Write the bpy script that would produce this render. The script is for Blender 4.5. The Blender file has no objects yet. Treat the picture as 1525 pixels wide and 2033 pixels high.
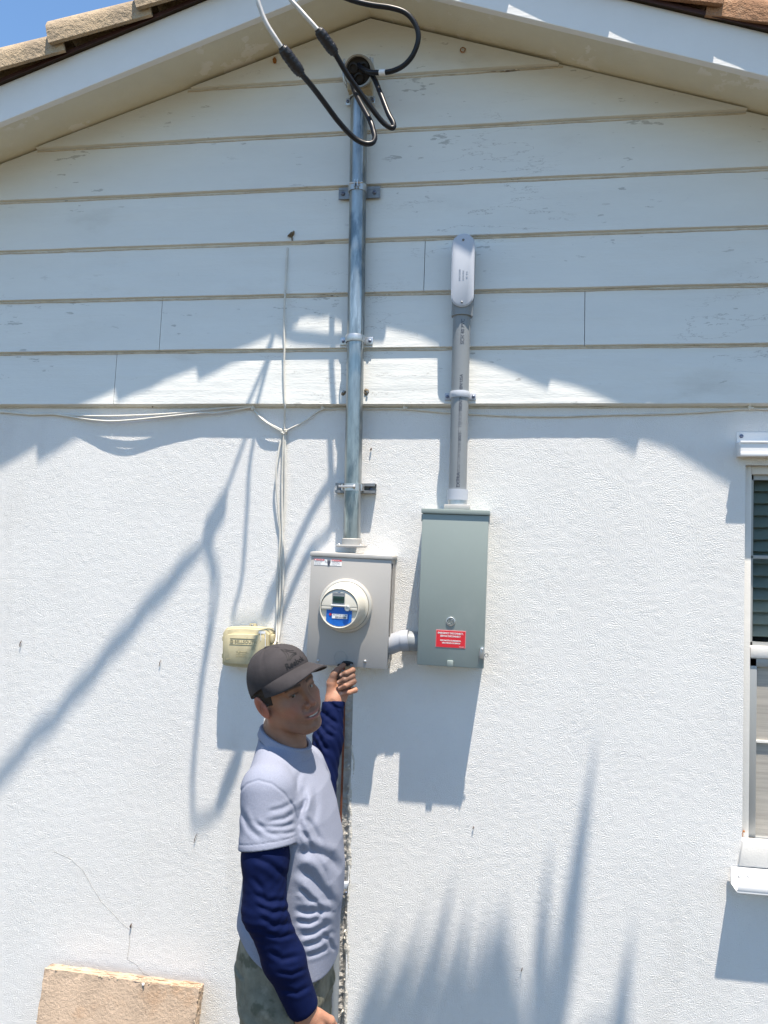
import bpy, bmesh, math, random
import numpy as np
from mathutils import Vector, Matrix, Euler

random.seed(7)
RNG = np.random.RandomState(11)
sc = bpy.context.scene
COL = sc.collection
PI = math.pi

# ------------------------------------------------------------------ camera
YAW, PITCH, ROLL = math.radians(8.586), math.radians(2.0157), math.radians(-1.459)
FPX, PW, PH = 1527.0, 1525.0, 2033.0
CAM = Vector((0.0, -2.68, 2.1))
_f = Vector((-math.sin(YAW) * math.cos(PITCH), math.cos(YAW) * math.cos(PITCH), math.sin(PITCH)))
_r0 = Vector((math.cos(YAW), math.sin(YAW), 0))
_u0 = _r0.cross(_f)
_r = _r0 * math.cos(ROLL) - _u0 * math.sin(ROLL)
_u = _u0 * math.cos(ROLL) + _r0 * math.sin(ROLL)
cd = bpy.data.cameras.new('camera')
cam = bpy.data.objects.new('camera', cd)
COL.objects.link(cam)
cam.matrix_world = Matrix(((_r.x, _u.x, -_f.x, CAM.x), (_r.y, _u.y, -_f.y, CAM.y), (_r.z, _u.z, -_f.z, CAM.z), (0, 0, 0, 1)))
cd.sensor_fit = 'HORIZONTAL'
cd.sensor_width = 36.0
cd.lens = 36.0 * FPX / PW
cd.clip_start = 0.05
cd.clip_end = 2000
sc.camera = cam

def at(px, py, Y=0.0):
    """point of the plane y = Y that the photograph shows at pixel (px, py)"""
    d = _f * FPX + _r * (px - PW / 2) - _u * (py - PH / 2)
    return CAM + d * ((Y - CAM.y) / d.y)

# ------------------------------------------------------------------ light
SUN = Vector((-0.57, 1.0, -4.15)).normalized()
world = bpy.data.worlds.new('World')
sc.world = world
world.use_nodes = True
wn = world.node_tree
wn.nodes.clear()
sky = wn.nodes.new('ShaderNodeTexSky')
sky.sky_type = 'NISHITA'
sky.sun_disc = False
sky.sun_elevation = math.asin(-SUN.z)
sky.sun_rotation = math.atan2(-SUN.x, -SUN.y)
sky.air_density = 1.0
sky.dust_density = 0.3
sky.ozone_density = 3.2
bg = wn.nodes.new('ShaderNodeBackground')
bg.inputs['Strength'].default_value = 0.11
wo = wn.nodes.new('ShaderNodeOutputWorld')
tint = wn.nodes.new('ShaderNodeMix')
tint.data_type = 'RGBA'; tint.blend_type = 'MULTIPLY'; tint.inputs[0].default_value = 1.0
tint.inputs[7].default_value = (0.91, 1.03, 1.06, 1)
wn.links.new(sky.outputs[0], tint.inputs[6])
wn.links.new(tint.outputs[2], bg.inputs['Color'])
wn.links.new(bg.outputs[0], wo.inputs['Surface'])
sl = bpy.data.lights.new('sun', 'SUN')
sl.energy = 4.8
sl.angle = math.radians(0.53)
sl.color = (1.0, 0.90, 0.77)
so = bpy.data.objects.new('sun', sl)
COL.objects.link(so)
so.rotation_euler = SUN.to_track_quat('-Z', 'Y').to_euler()
so.location = (2, -4, 12)
sc.view_settings.view_transform = 'Standard'
sc.view_settings.look = 'None'
sc.view_settings.exposure = 0.98
sc.view_settings.gamma = 1.0
sc.view_settings.use_curve_mapping = False
sc.cycles.max_bounces = 8
sc.cycles.diffuse_bounces = 5

# ------------------------------------------------------------------ helpers
def tag(o, label=None, cat=None, group=None, kind=None):
    if label: o['label'] = label
    if cat: o['category'] = cat
    if group: o['group'] = group
    if kind: o['kind'] = kind
    return o

def empty(name, loc=(0, 0, 0), rot=(0, 0, 0)):
    o = bpy.data.objects.new(name, None)
    COL.objects.link(o)
    o.location = loc
    o.rotation_euler = rot
    o.empty_display_size = 0.05
    return o

def thing(name, label, cat, loc=(0, 0, 0), rot=(0, 0, 0), group=None):
    return tag(empty(name, loc, rot), label, cat, group)

def link_mesh(name, me, m=None, parent=None, smooth=None):
    o = bpy.data.objects.new(name, me)
    COL.objects.link(o)
    if m is not None and len(me.materials) == 0:
        me.materials.append(m)
    if parent is not None:
        o.parent = parent
    if smooth is not None and len(me.polygons):
        me.polygons.foreach_set('use_smooth', [True] * len(me.polygons))
        if smooth < 179:
            me.set_sharp_from_angle(angle=math.radians(smooth))
    return o

def obj(name, bm, m=None, parent=None, smooth=None, label=None):
    me = bpy.data.meshes.new(name)
    bmesh.ops.recalc_face_normals(bm, faces=bm.faces[:])
    bm.to_mesh(me)
    bm.free()
    o = link_mesh(name, me, m, parent, smooth)
    if label: o['label'] = label
    return o

def box(bm, x0, x1, y0, y1, z0, z1, bev=0.0, seg=2, mtx=None):
    t = bmesh.new()
    vs = [t.verts.new((x, y, z)) for x in (x0, x1) for y in (y0, y1) for z in (z0, z1)]
    for q in ((0, 1, 3, 2), (4, 6, 7, 5), (0, 4, 5, 1), (2, 3, 7, 6), (0, 2, 6, 4), (1, 5, 7, 3)):
        t.faces.new([vs[i] for i in q])
    bmesh.ops.recalc_face_normals(t, faces=t.faces[:])
    if bev > 0:
        bmesh.ops.bevel(t, geom=t.edges[:], offset=bev, segments=seg, profile=0.5, affect='EDGES', clamp_overlap=True)
    merge(bm, t, mtx)

def merge(bm, t, mtx=None):
    if mtx is not None:
        bmesh.ops.transform(t, matrix=mtx, verts=t.verts[:])
    me = bpy.data.meshes.new('tmp')
    t.to_mesh(me)
    t.free()
    bm.from_mesh(me)
    bpy.data.meshes.remove(me)

def catmull(pts, n=8):
    P = [Vector(p) for p in pts]
    if len(P) < 3:
        return P
    out = []
    for i in range(len(P) - 1):
        p0 = P[i - 1] if i else P[0] * 2 - P[1]
        p1, p2 = P[i], P[i + 1]
        p3 = P[i + 2] if i + 2 < len(P) else P[-1] * 2 - P[-2]
        for k in range(n):
            t = k / n
            out.append(0.5 * ((2 * p1) + (p2 - p0) * t + (2 * p0 - 5 * p1 + 4 * p2 - p3) * t * t + (3 * p1 - p0 - 3 * p2 + p3) * t ** 3))
    out.append(P[-1])
    return out

def tube(bm, pts, r, seg=12, n=8, smooth=True, caps=True):
    P = catmull(pts, n) if smooth else [Vector(p) for p in pts]
    N = len(P)
    R = r if callable(r) else (lambda u: r)
    T = []
    for i in range(N):
        a, b = P[max(i - 1, 0)], P[min(i + 1, N - 1)]
        T.append((b - a).normalized())
    up = Vector((0, 0, 1)) if abs(T[0].z) < 0.9 else Vector((1, 0, 0))
    nrm = (up - T[0] * up.dot(T[0])).normalized()
    rings = []
    for i in range(N):
        nrm = (nrm - T[i] * nrm.dot(T[i])).normalized()
        bi = T[i].cross(nrm)
        rr = R(i / (N - 1))
        rings.append([bm.verts.new(P[i] + (nrm * math.cos(2 * PI * k / seg) + bi * math.sin(2 * PI * k / seg)) * rr) for k in range(seg)])
    for i in range(N - 1):
        for k in range(seg):
            bm.faces.new((rings[i][k], rings[i][(k + 1) % seg], rings[i + 1][(k + 1) % seg], rings[i + 1][k]))
    if caps:
        bm.faces.new(rings[0][::-1])
        bm.faces.new(rings[-1])

def lathe(bm, prof, seg=32, mtx=None, cap0=False, cap1=False):
    """prof: (radius, height) rows, axis +z"""
    t = bmesh.new()
    rows = []
    for r, h in prof:
        if r < 1e-6:
            rows.append([t.verts.new((0, 0, h))])
        else:
            rows.append([t.verts.new((r * math.cos(2 * PI * k / seg), r * math.sin(2 * PI * k / seg), h)) for k in range(seg)])
    for a, b in zip(rows, rows[1:]):
        for k in range(seg):
            q = [a[k % len(a)], a[(k + 1) % len(a)], b[(k + 1) % len(b)], b[k % len(b)]]
            u = []
            for v in q:
                if v not in u: u.append(v)
            if len(u) > 2: t.faces.new(u)
    if cap0 and len(rows[0]) > 1: t.faces.new(rows[0][::-1])
    if cap1 and len(rows[-1]) > 1: t.faces.new(rows[-1])
    merge(bm, t, mtx)

def prism(bm, poly, y0, y1, mtx=None, bev=0.0):
    """poly of (x, z) points pushed from y0 to y1"""
    t = bmesh.new()
    a = [t.verts.new((x, y0, z)) for x, z in poly]
    b = [t.verts.new((x, y1, z)) for x, z in poly]
    t.faces.new(a)
    t.faces.new(b[::-1])
    n = len(poly)
    for i in range(n):
        t.faces.new((a[i], b[i], b[(i + 1) % n], a[(i + 1) % n]))
    bmesh.ops.recalc_face_normals(t, faces=t.faces[:])
    if bev > 0:
        bmesh.ops.bevel(t, geom=t.edges[:], offset=bev, segments=2, profile=0.5, affect='EDGES', clamp_overlap=True)
    merge(bm, t, mtx)

def axis_to(p, d):
    """matrix taking +z to direction d, origin to p"""
    return Matrix.Translation(Vector(p)) @ Vector(d).to_track_quat('Z', 'Y').to_matrix().to_4x4()

FRONT = Vector((0, -1, 0))

def text_mesh(body, size, extrude=0.0, align='LEFT', spacing=1.0, bold=0.0):
    cu = bpy.data.curves.new('txt', 'FONT')
    cu.body = body
    cu.size = size
    cu.extrude = extrude
    cu.align_x = align
    cu.align_y = 'CENTER'
    cu.space_character = spacing
    cu.offset = bold
    cu.resolution_u = 2
    o = bpy.data.objects.new('txt', cu)
    COL.objects.link(o)
    dg = bpy.context.evaluated_depsgraph_get()
    dg.update()
    me = bpy.data.meshes.new_from_object(o.evaluated_get(dg))
    bpy.data.objects.remove(o)
    bpy.data.curves.remove(cu)
    return me

def text(name, body, size, loc, m, parent=None, extrude=0.0, align='LEFT', rot=0.0, bold=0.0, spacing=1.0, fx=1.0):
    """flat lettering that stands upright facing -y"""
    me = text_mesh(body, size, extrude, align, spacing, bold)
    me.transform(Matrix.Translation(Vector(loc)) @ Matrix.Rotation(rot, 4, 'Y') @ Matrix.Rotation(PI / 2, 4, 'X') @ Matrix.Diagonal((fx, 1, 1, 1)))
    me.materials.clear()
    return link_mesh(name, me, m, parent)

# ------------------------------------------------------------------ materials
def nt(m):
    return m.node_tree.nodes, m.node_tree.links

def mat(name, col, rough=0.6, metal=0.0, spec=0.4, var=0.0, vscale=6.0, bump=None, vstretch=(1, 1, 1), col2=None, rvar=0.0, coat=0.0):
    """base colour with a noise variation of its own, several bump layers (scale, distance, stretch)"""
    m = bpy.data.materials.new(name)
    m.use_nodes = True
    N, L = nt(m)
    b = N['Principled BSDF']
    b.inputs['Base Color'].default_value = (*col, 1)
    b.inputs['Roughness'].default_value = rough
    b.inputs['Metallic'].default_value = metal
    b.inputs['Specular IOR Level'].default_value = spec
    if coat: b.inputs['Coat Weight'].default_value = coat
    tc = N.new('ShaderNodeTexCoord')
    m['tc'] = tc.name
    if var > 0:
        mp = N.new('ShaderNodeMapping'); mp.inputs['Scale'].default_value = vstretch
        L.new(tc.outputs['Object'], mp.inputs[0])
        nz = N.new('ShaderNodeTexNoise'); nz.inputs['Scale'].default_value = vscale; nz.inputs['Detail'].default_value = 6
        nz.inputs['Roughness'].default_value = 0.65
        L.new(mp.outputs[0], nz.inputs['Vector'])
        r = N.new('ShaderNodeValToRGB')
        r.color_ramp.elements[0].position = 0.3
        r.color_ramp.elements[1].position = 0.7
        c2 = col2 if col2 else tuple(min(1, c * (1 + var)) for c in col)
        c1 = tuple(c * (1 - var) for c in col) if not col2 else col
        r.color_ramp.elements[0].color = (*c1, 1)
        r.color_ramp.elements[1].color = (*c2, 1)
        L.new(nz.outputs['Fac'], r.inputs[0])
        L.new(r.outputs[0], b.inputs['Base Color'])
        m['ramp'] = r.name
        if rvar:
            mr = N.new('ShaderNodeMapRange')
            mr.inputs['To Min'].default_value = max(0.05, rough - rvar); mr.inputs['To Max'].default_value = min(1, rough + rvar)
            L.new(nz.outputs['Fac'], mr.inputs[0]); L.new(mr.outputs[0], b.inputs['Roughness'])
    prev = None
    for (s, d, st) in (bump or []):
        mp = N.new('ShaderNodeMapping'); mp.inputs['Scale'].default_value = st
        L.new(tc.outputs['Object'], mp.inputs[0])
        nz = N.new('ShaderNodeTexNoise'); nz.inputs['Scale'].default_value = s; nz.inputs['Detail'].default_value = 3
        L.new(mp.outputs[0], nz.inputs['Vector'])
        bu = N.new('ShaderNodeBump'); bu.inputs['Strength'].default_value = 1.0; bu.inputs['Distance'].default_value = d
        L.new(nz.outputs['Fac'], bu.inputs['Height'])
        if prev: L.new(prev.outputs[0], bu.inputs['Normal'])
        prev = bu
    if prev: L.new(prev.outputs[0], b.inputs['Normal'])
    return m

def overlay(m, col, scale, lo, hi, stretch=(1, 1, 1), detail=4.0, amount=1.0, mask=None, rough=None, lines=False):
    """put a second colour over a material where a noise passes a threshold (stains, peeled paint, cracks, painted reflections)"""
    N, L = nt(m)
    b = N['Principled BSDF']
    tc = N[m['tc']]
    mp = N.new('ShaderNodeMapping'); mp.inputs['Scale'].default_value = stretch
    L.new(tc.outputs['Object'], mp.inputs[0])
    nz = N.new('ShaderNodeTexNoise'); nz.inputs['Scale'].default_value = scale; nz.inputs['Detail'].default_value = detail
    nz.inputs['Roughness'].default_value = 0.6
    L.new(mp.outputs[0], nz.inputs['Vector'])
    src = nz.outputs['Fac']
    if lines:
        s = N.new('ShaderNodeMath'); s.operation = 'SUBTRACT'; s.inputs[1].default_value = 0.5
        L.new(src, s.inputs[0])
        a = N.new('ShaderNodeMath'); a.operation = 'ABSOLUTE'
        L.new(s.outputs[0], a.inputs[0])
        src = a.outputs[0]
    mr = N.new('ShaderNodeMapRange'); mr.interpolation_type = 'SMOOTHSTEP'
    mr.inputs['From Min'].default_value = lo; mr.inputs['From Max'].default_value = hi
    mr.inputs['To Max'].default_value = amount
    L.new(src, mr.inputs[0])
    fac = mr.outputs[0]
    if lines:
        mr.inputs['To Min'].default_value = amount; mr.inputs['To Max'].default_value = 0.0
    if mask:
        ms, mlo, mhi = mask
        n2 = N.new('ShaderNodeTexNoise'); n2.inputs['Scale'].default_value = ms; n2.inputs['Detail'].default_value = 2
        mp2 = N.new('ShaderNodeMapping'); mp2.inputs['Location'].default_value = (3.1, 1.7, 5.3)
        L.new(tc.outputs['Object'], mp2.inputs[0]); L.new(mp2.outputs[0], n2.inputs['Vector'])
        m2 = N.new('ShaderNodeMapRange'); m2.interpolation_type = 'SMOOTHSTEP'
        m2.inputs['From Min'].default_value = mlo; m2.inputs['From Max'].default_value = mhi
        L.new(n2.outputs['Fac'], m2.inputs[0])
        mu = N.new('ShaderNodeMath'); mu.operation = 'MULTIPLY'
        L.new(fac, mu.inputs[0]); L.new(m2.outputs[0], mu.inputs[1])
        fac = mu.outputs[0]
    mx = N.new('ShaderNodeMix'); mx.data_type = 'RGBA'
    inp = b.inputs['Base Color']
    if inp.is_linked:
        L.new(inp.links[0].from_socket, mx.inputs[6])
    else:
        mx.inputs[6].default_value = inp.default_value
    mx.inputs[7].default_value = (*col, 1)
    L.new(fac, mx.inputs[0])
    L.new(mx.outputs[2], b.inputs['Base Color'])
    return fac

def shape_bump(m, layer, lo, hi):
    """turn the noise of one bump layer into separate grains"""
    N, L = nt(m)
    bu = [n for n in N if n.type == 'BUMP'][layer]
    src = bu.inputs['Height'].links[0].from_socket
    mr = N.new('ShaderNodeMapRange'); mr.interpolation_type = 'SMOOTHSTEP'
    mr.inputs['From Min'].default_value = lo; mr.inputs['From Max'].default_value = hi
    L.new(src, mr.inputs[0])
    n2 = N.new('ShaderNodeTexNoise'); n2.inputs['Scale'].default_value = 2.6; n2.inputs['Detail'].default_value = 4
    L.new(N[m['tc']].outputs['Object'], n2.inputs['Vector'])
    m2 = N.new('ShaderNodeMapRange'); m2.inputs['From Min'].default_value = 0.35; m2.inputs['From Max'].default_value = 0.65
    m2.inputs['To Min'].default_value = 0.45; m2.inputs['To Max'].default_value = 1.25
    L.new(n2.outputs['Fac'], m2.inputs[0])
    mu = N.new('ShaderNodeMath'); mu.operation = 'MULTIPLY'
    L.new(mr.outputs[0], mu.inputs[0]); L.new(m2.outputs[0], mu.inputs[1]); L.new(mu.outputs[0], bu.inputs['Height'])

M = {}
M['stucco'] = mat('stucco', (0.80, 0.805, 0.805), 0.9, spec=0.15, var=0.03, vscale=2.2,
                  bump=[(30, 0.0025, (1, 1, 1)), (255, 0.0034, (1, 1, 1)), (520, 0.0016, (1, 1, 1))])
overlay(M['stucco'], (0.56, 0.54, 0.51), 1.3, 0.60, 0.80, detail=8, amount=0.30)
overlay(M['stucco'], (0.60, 0.585, 0.555), 3.0, 0.56, 0.76, stretch=(1, 1, 0.22), detail=7, amount=0.35)
shape_bump(M['stucco'], 1, 0.46, 0.68)
M['stucco_relief'] = mat('stucco_relief', (0.80, 0.795, 0.78), 0.9, spec=0.12, var=0.03, vscale=2.2, bump=[(300, 0.0030, (1, 1, 1)), (620, 0.0008, (1, 1, 1))])
overlay(M['stucco_relief'], (0.58, 0.565, 0.535), 1.3, 0.60, 0.80, detail=8, amount=0.30)
overlay(M['stucco_relief'], (0.60, 0.585, 0.555), 3.0, 0.56, 0.76, stretch=(1, 1, 0.22), detail=7, amount=0.35)
M['siding'] = mat('siding_paint', (0.745, 0.755, 0.73), 0.55, spec=0.3, var=0.035, vscale=5, vstretch=(0.4, 1, 1.6),
                  bump=[(60, 0.0012, (0.06, 1, 1.0)), (9, 0.004, (0.5, 1, 1)), (240, 0.0006, (0.25, 1, 1))])
overlay(M['siding'], (0.20, 0.19, 0.17), 38, 0.640, 0.668, stretch=(0.30, 1, 1.2), detail=5, amount=0.45, mask=(2.4, 0.46, 0.57))
overlay(M['siding'], (0.24, 0.22, 0.20), 7, 0.0, 0.0045, stretch=(0.35, 1, 1.7), detail=6, amount=0.55, lines=True, mask=(1.5, 0.50, 0.60))
overlay(M['siding'], (0.45, 0.43, 0.38), 3.2, 0.58, 0.80, stretch=(0.7, 1, 1.5), detail=8, amount=0.35)
M['trim'] = mat('trim_paint', (0.80, 0.80, 0.785), 0.5, spec=0.3, var=0.03, vscale=4, bump=[(8, 0.004, (0.4, 1, 1)), (120, 0.0006, (0.2, 1, 1))])
M['soffit'] = mat('soffit_paint', (0.74, 0.715, 0.60), 0.7, spec=0.2, var=0.07, vscale=3, bump=[(140, 0.0008, (1, 1, 1))])
overlay(M['soffit'], (0.84, 0.82, 0.76), 9, 0.565, 0.58, detail=6, amount=0.85, mask=(2.6, 0.45, 0.50))
M['caulk'] = mat('bounce_tan_caulk', (0.58, 0.53, 0.44), 0.85, spec=0.2, var=0.2, vscale=30, bump=[(90, 0.002, (1, 1, 1))])  # warm bounced light under the lips is put into this tan
overlay(M['caulk'], (0.10, 0.08, 0.06), 40, 0.62, 0.66, stretch=(0.3, 1, 1), amount=0.9, mask=(3, 0.5, 0.6))
M['shaded_wood'] = mat('shaded_sheathing', (0.045, 0.035, 0.028), 0.9, var=0.3, vscale=20)  # near-black wood paints the shade in gaps behind boards and under tiles
M['drip_edge'] = mat('brown_drip_edge', (0.05, 0.020, 0.015), 0.5, var=0.3, vscale=14)  # brown darkened to paint in the shaded gap below the tiles
M['tile_sand'] = mat('sand_roof_tile', (0.47, 0.365, 0.245), 0.9, spec=0.2, var=0.22, vscale=9, bump=[(70, 0.006, (1, 1, 1)), (240, 0.003, (1, 1, 1))])
overlay(M['tile_sand'], (0.22, 0.18, 0.14), 5, 0.48, 0.68, detail=10, amount=0.6)
M['tile_red'] = mat('red_roof_tile', (0.34, 0.19, 0.11), 0.9, spec=0.2, var=0.3, vscale=9, bump=[(70, 0.006, (1, 1, 1)), (240, 0.003, (1, 1, 1))])
overlay(M['tile_red'], (0.55, 0.42, 0.30), 5, 0.52, 0.68, detail=8, amount=0.6)
M['galv'] = mat('galvanised_steel', (0.36, 0.38, 0.375), 0.32, metal=0.8, var=0.35, vscale=26, vstretch=(1, 1, 0.16), rvar=0.1, bump=[(40, 0.0008, (1, 1, 0.2))])
overlay(M['galv'], (0.10, 0.135, 0.16), 13, 0.47, 0.62, stretch=(1, 1, 0.30), detail=6, amount=0.8)  # dark streaks painted in for reflection bands on the mast
overlay(M['galv'], (0.66, 0.68, 0.66), 40, 0.60, 0.66, stretch=(1, 1, 0.12), detail=4, amount=0.5)  # pale streaks painted in as highlights
M['zinc'] = mat('zinc_plate', (0.55, 0.57, 0.58), 0.4, metal=0.8, var=0.15, vscale=40)
M['zinc_dark'] = mat('dull_zinc', (0.26, 0.27, 0.28), 0.5, metal=0.6, var=0.2, vscale=40)
M['screw'] = mat('screw_head', (0.20, 0.23, 0.32), 0.4, metal=0.7)
M['screw_bright'] = mat('bright_screw', (0.6, 0.6, 0.6), 0.3, metal=0.8)
M['pvc'] = mat('grey_pvc', (0.25, 0.27, 0.285), 0.42, spec=0.45, var=0.05, vscale=8)
M['pvc_light'] = mat('light_grey_pvc', (0.49, 0.52, 0.58), 0.42, spec=0.45, var=0.03, vscale=10)
M['pvc_mid'] = mat('grey_pvc_fitting', (0.33, 0.35, 0.39), 0.45, spec=0.4, var=0.04, vscale=10)
M['ink'] = mat('print_ink', (0.06, 0.07, 0.10), 0.6)
M['meter_grey'] = mat('meter_box_paint', (0.40, 0.385, 0.365), 0.45, spec=0.4, var=0.025, vscale=5, bump=[(400, 0.0002, (1, 1, 1))])
M['meter_edge'] = mat('hub_metal', (0.47, 0.455, 0.43), 0.5, metal=0.2, spec=0.4, var=0.08, vscale=20)
M['box_green'] = mat('disconnect_paint', (0.26, 0.305, 0.29), 0.42, spec=0.4, var=0.035, vscale=4, bump=[(400, 0.0002, (1, 1, 1))])
overlay(M['box_green'], (0.36, 0.39, 0.37), 5, 0.52, 0.72, stretch=(1, 1, 0.5), detail=8, amount=0.30)
overlay(M['meter_grey'], (0.50, 0.47, 0.43), 6, 0.52, 0.72, stretch=(1, 1, 0.5), detail=8, amount=0.30)
M['red'] = mat('red_label', (0.62, 0.022, 0.035), 0.45)
M['white'] = mat('white_print', (0.82, 0.82, 0.82), 0.5)
M['label_edge'] = mat('pink_label_edge', (0.70, 0.24, 0.25), 0.5)
M['ivory'] = mat('meter_plastic', (0.60, 0.57, 0.49), 0.35, spec=0.5, coat=0.3)
M['meter_ring'] = mat('meter_ring_metal', (0.55, 0.53, 0.48), 0.4, metal=0.25, spec=0.5)
M['lcd'] = mat('lcd_screen', (0.02, 0.055, 0.05), 0.2)
M['lcd_digit'] = mat('lcd_digits', (0.005, 0.015, 0.014), 0.4)
M['blue_face'] = mat('blue_nameplate', (0.012, 0.13, 0.50), 0.4, var=0.15, vscale=90)
M['red_dot'] = mat('red_print', (0.5, 0.03, 0.05), 0.5)
M['beige_box'] = mat('beige_plastic', (0.50, 0.445, 0.285), 0.6, spec=0.3, var=0.12, vscale=18)
overlay(M['beige_box'], (0.30, 0.26, 0.17), 30, 0.56, 0.70, detail=8, amount=0.55)
M['beige_line'] = mat('beige_shaded_line', (0.34, 0.30, 0.18), 0.7)
M['wire_white'] = mat('old_white_wire', (0.66, 0.64, 0.58), 0.6, var=0.12, vscale=25)
M['black_cable'] = mat('black_cable', (0.009, 0.010, 0.014), 0.38, spec=0.35, var=0.2, vscale=30)
M['grey_cable'] = mat('bare_aluminium_cable', (0.55, 0.54, 0.52), 0.5, metal=0.3, var=0.15, vscale=60)
M['tape'] = mat('black_tape', (0.014, 0.014, 0.018), 0.42, spec=0.5, bump=[(120, 0.003, (1, 1, 1))])
M['black_plastic'] = mat('black_plastic', (0.010, 0.009, 0.009), 0.5)
M['hood_metal'] = mat('weatherhead_metal', (0.36, 0.34, 0.30), 0.45, metal=0.4, var=0.15, vscale=20)
M['copper'] = mat('copper_wire', (0.17, 0.06, 0.035), 0.45, metal=0.4, var=0.25, vscale=20)
M['mortar'] = mat('patched_mortar', (0.40, 0.385, 0.36), 0.95, spec=0.1, var=0.25, vscale=16, bump=[(60, 0.004, (1, 1, 1)), (220, 0.003, (1, 1, 1))])
M['rubble'] = mat('broken_stucco', (0.60, 0.57, 0.51), 0.95, spec=0.1, var=0.2, vscale=40, bump=[(90, 0.006, (1, 1, 1))])
M['paver'] = mat('tan_paver', (0.49, 0.375, 0.28), 0.9, spec=0.2, var=0.20, vscale=8, bump=[(90, 0.003, (1, 1, 1)), (320, 0.002, (1, 1, 1))])
overlay(M['paver'], (0.42, 0.25, 0.14), 5, 0.54, 0.70, detail=8, amount=0.55)
overlay(M['paver'], (0.20, 0.13, 0.08), 60, 0.70, 0.74, detail=3, amount=0.7)
M['paver_edge'] = mat('pale_paver_edge', (0.55, 0.45, 0.32), 0.9, spec=0.2, var=0.2, vscale=30, bump=[(120, 0.005, (1, 1, 1))])
M['frame_white'] = mat('window_frame_paint', (0.74, 0.72, 0.68), 0.5, var=0.05, vscale=10, bump=[(200, 0.0006, (1, 1, 1))])
M['track_white'] = mat('white_aluminium', (0.80, 0.80, 0.80), 0.4, spec=0.4)
M['sash'] = mat('sash_metal', (0.36, 0.37, 0.37), 0.45, metal=0.3)
M['slat'] = mat('green_grey_slat', (0.16, 0.19, 0.17), 0.5, var=0.12, vscale=6)
M['screen'] = mat('dusty_screen', (0.40, 0.375, 0.335), 0.9, var=0.2, vscale=9, vstretch=(0.4, 1, 14), bump=[(500, 0.001, (1, 1, 1))])
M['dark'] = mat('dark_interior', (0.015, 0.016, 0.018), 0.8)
M['leaf_bit'] = mat('dry_leaf_bit', (0.09, 0.055, 0.04), 0.8)
M['rust'] = mat('rust_spot', (0.30, 0.12, 0.03), 0.9, var=0.4, vscale=60)
M['old_wood'] = mat('weathered_wood', (0.20, 0.16, 0.11), 0.9, var=0.35, vscale=50, bump=[(80, 0.006, (1, 1, 1))])
M['ground'] = mat('dry_lawn', (0.090, 0.073, 0.045), 0.95, spec=0.1, var=0.3, vscale=1.3)
M['bark'] = mat('palm_bark', (0.22, 0.19, 0.15), 0.9, var=0.25, vscale=12)
M['frond'] = mat('palm_leaflet', (0.07, 0.11, 0.03), 0.55, var=0.25, vscale=5)
g = mat('window_glass', (0.9, 0.95, 0.95), 0.03, spec=0.5)
g.node_tree.nodes['Principled BSDF'].inputs['Transmission Weight'].default_value = 1.0
g.node_tree.nodes['Principled BSDF'].inputs['IOR'].default_value = 1.02
g.node_tree.nodes['Principled BSDF'].inputs['Specular IOR Level'].default_value = 0.5
M['glass'] = g
# ------------------------------------------------------------------ ground
gm = bmesh.new()
gs = 300
vs = [gm.verts.new((x, y, 0)) for x, y in ((-gs, -gs), (gs, -gs), (gs, gs), (-gs, gs))]
gm.faces.new(vs)
tag(obj('ground', gm, M['ground']), kind='structure')

# ------------------------------------------------------------------ house
APX, APZ, SLOPE = -0.498, 3.988, 0.3285
HX0, HX1, HY = -4.0, 3.0, 6.0
def zs(x): return APZ - SLOPE * abs(x - APX)

house = thing('house', 'white stuccoed house gable with lap siding, tiled rake and a window at its right edge', 'house')

GX0, GX1 = -0.553, -0.497       # chase chiselled in the stucco below the meter box
WX0, WX1, WZ0, WZ1 = 0.797, 1.72, 1.105, 2.375
bm = bmesh.new()
RX0, RX1, RZ0, RZ1 = -1.98, 0.96, 0.22, 2.60       # the part of the wall whose relief is modelled
xs = [HX0, RX0, GX0, GX1, WX0, RX1, WX1, HX1]
zz = [0, RZ0, WZ0, 1.66, WZ1, RZ1, 2.62]
def hole(x, z):
    return (WX0 < x < WX1 and WZ0 < z < WZ1) or (GX0 < x < GX1 and z < 1.66)
V = {}
def vv(x, y, z):
    k = (round(x, 5), round(y, 5), round(z, 5))
    if k not in V: V[k] = bm.verts.new((x, y, z))
    return V[k]
for i in range(len(xs) - 1):
    for j in range(len(zz) - 1):
        if RX0 - 1e-6 < (xs[i] + xs[i + 1]) / 2 < RX1 and RZ0 < (zz[j] + zz[j + 1]) / 2 < RZ1: continue
        if hole((xs[i] + xs[i + 1]) / 2, (zz[j] + zz[j + 1]) / 2): continue
        bm.faces.new((vv(xs[i], 0, zz[j]), vv(xs[i + 1], 0, zz[j]), vv(xs[i + 1], 0, zz[j + 1]), vv(xs[i], 0, zz[j + 1])))
for (x0, x1, z0, z1, dep) in ((WX0, WX1, WZ0, WZ1, 0.16),):
    c = [(x0, z0), (x1, z0), (x1, z1), (x0, z1)]
    for a, b in zip(c, c[1:] + c[:1]):
        bm.faces.new((vv(a[0], 0, a[1]), vv(b[0], 0, b[1]), vv(b[0], dep, b[1]), vv(a[0], dep, a[1])))
obj('wall', bm, M['stucco'], house, label='white sprayed stucco front wall')
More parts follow.
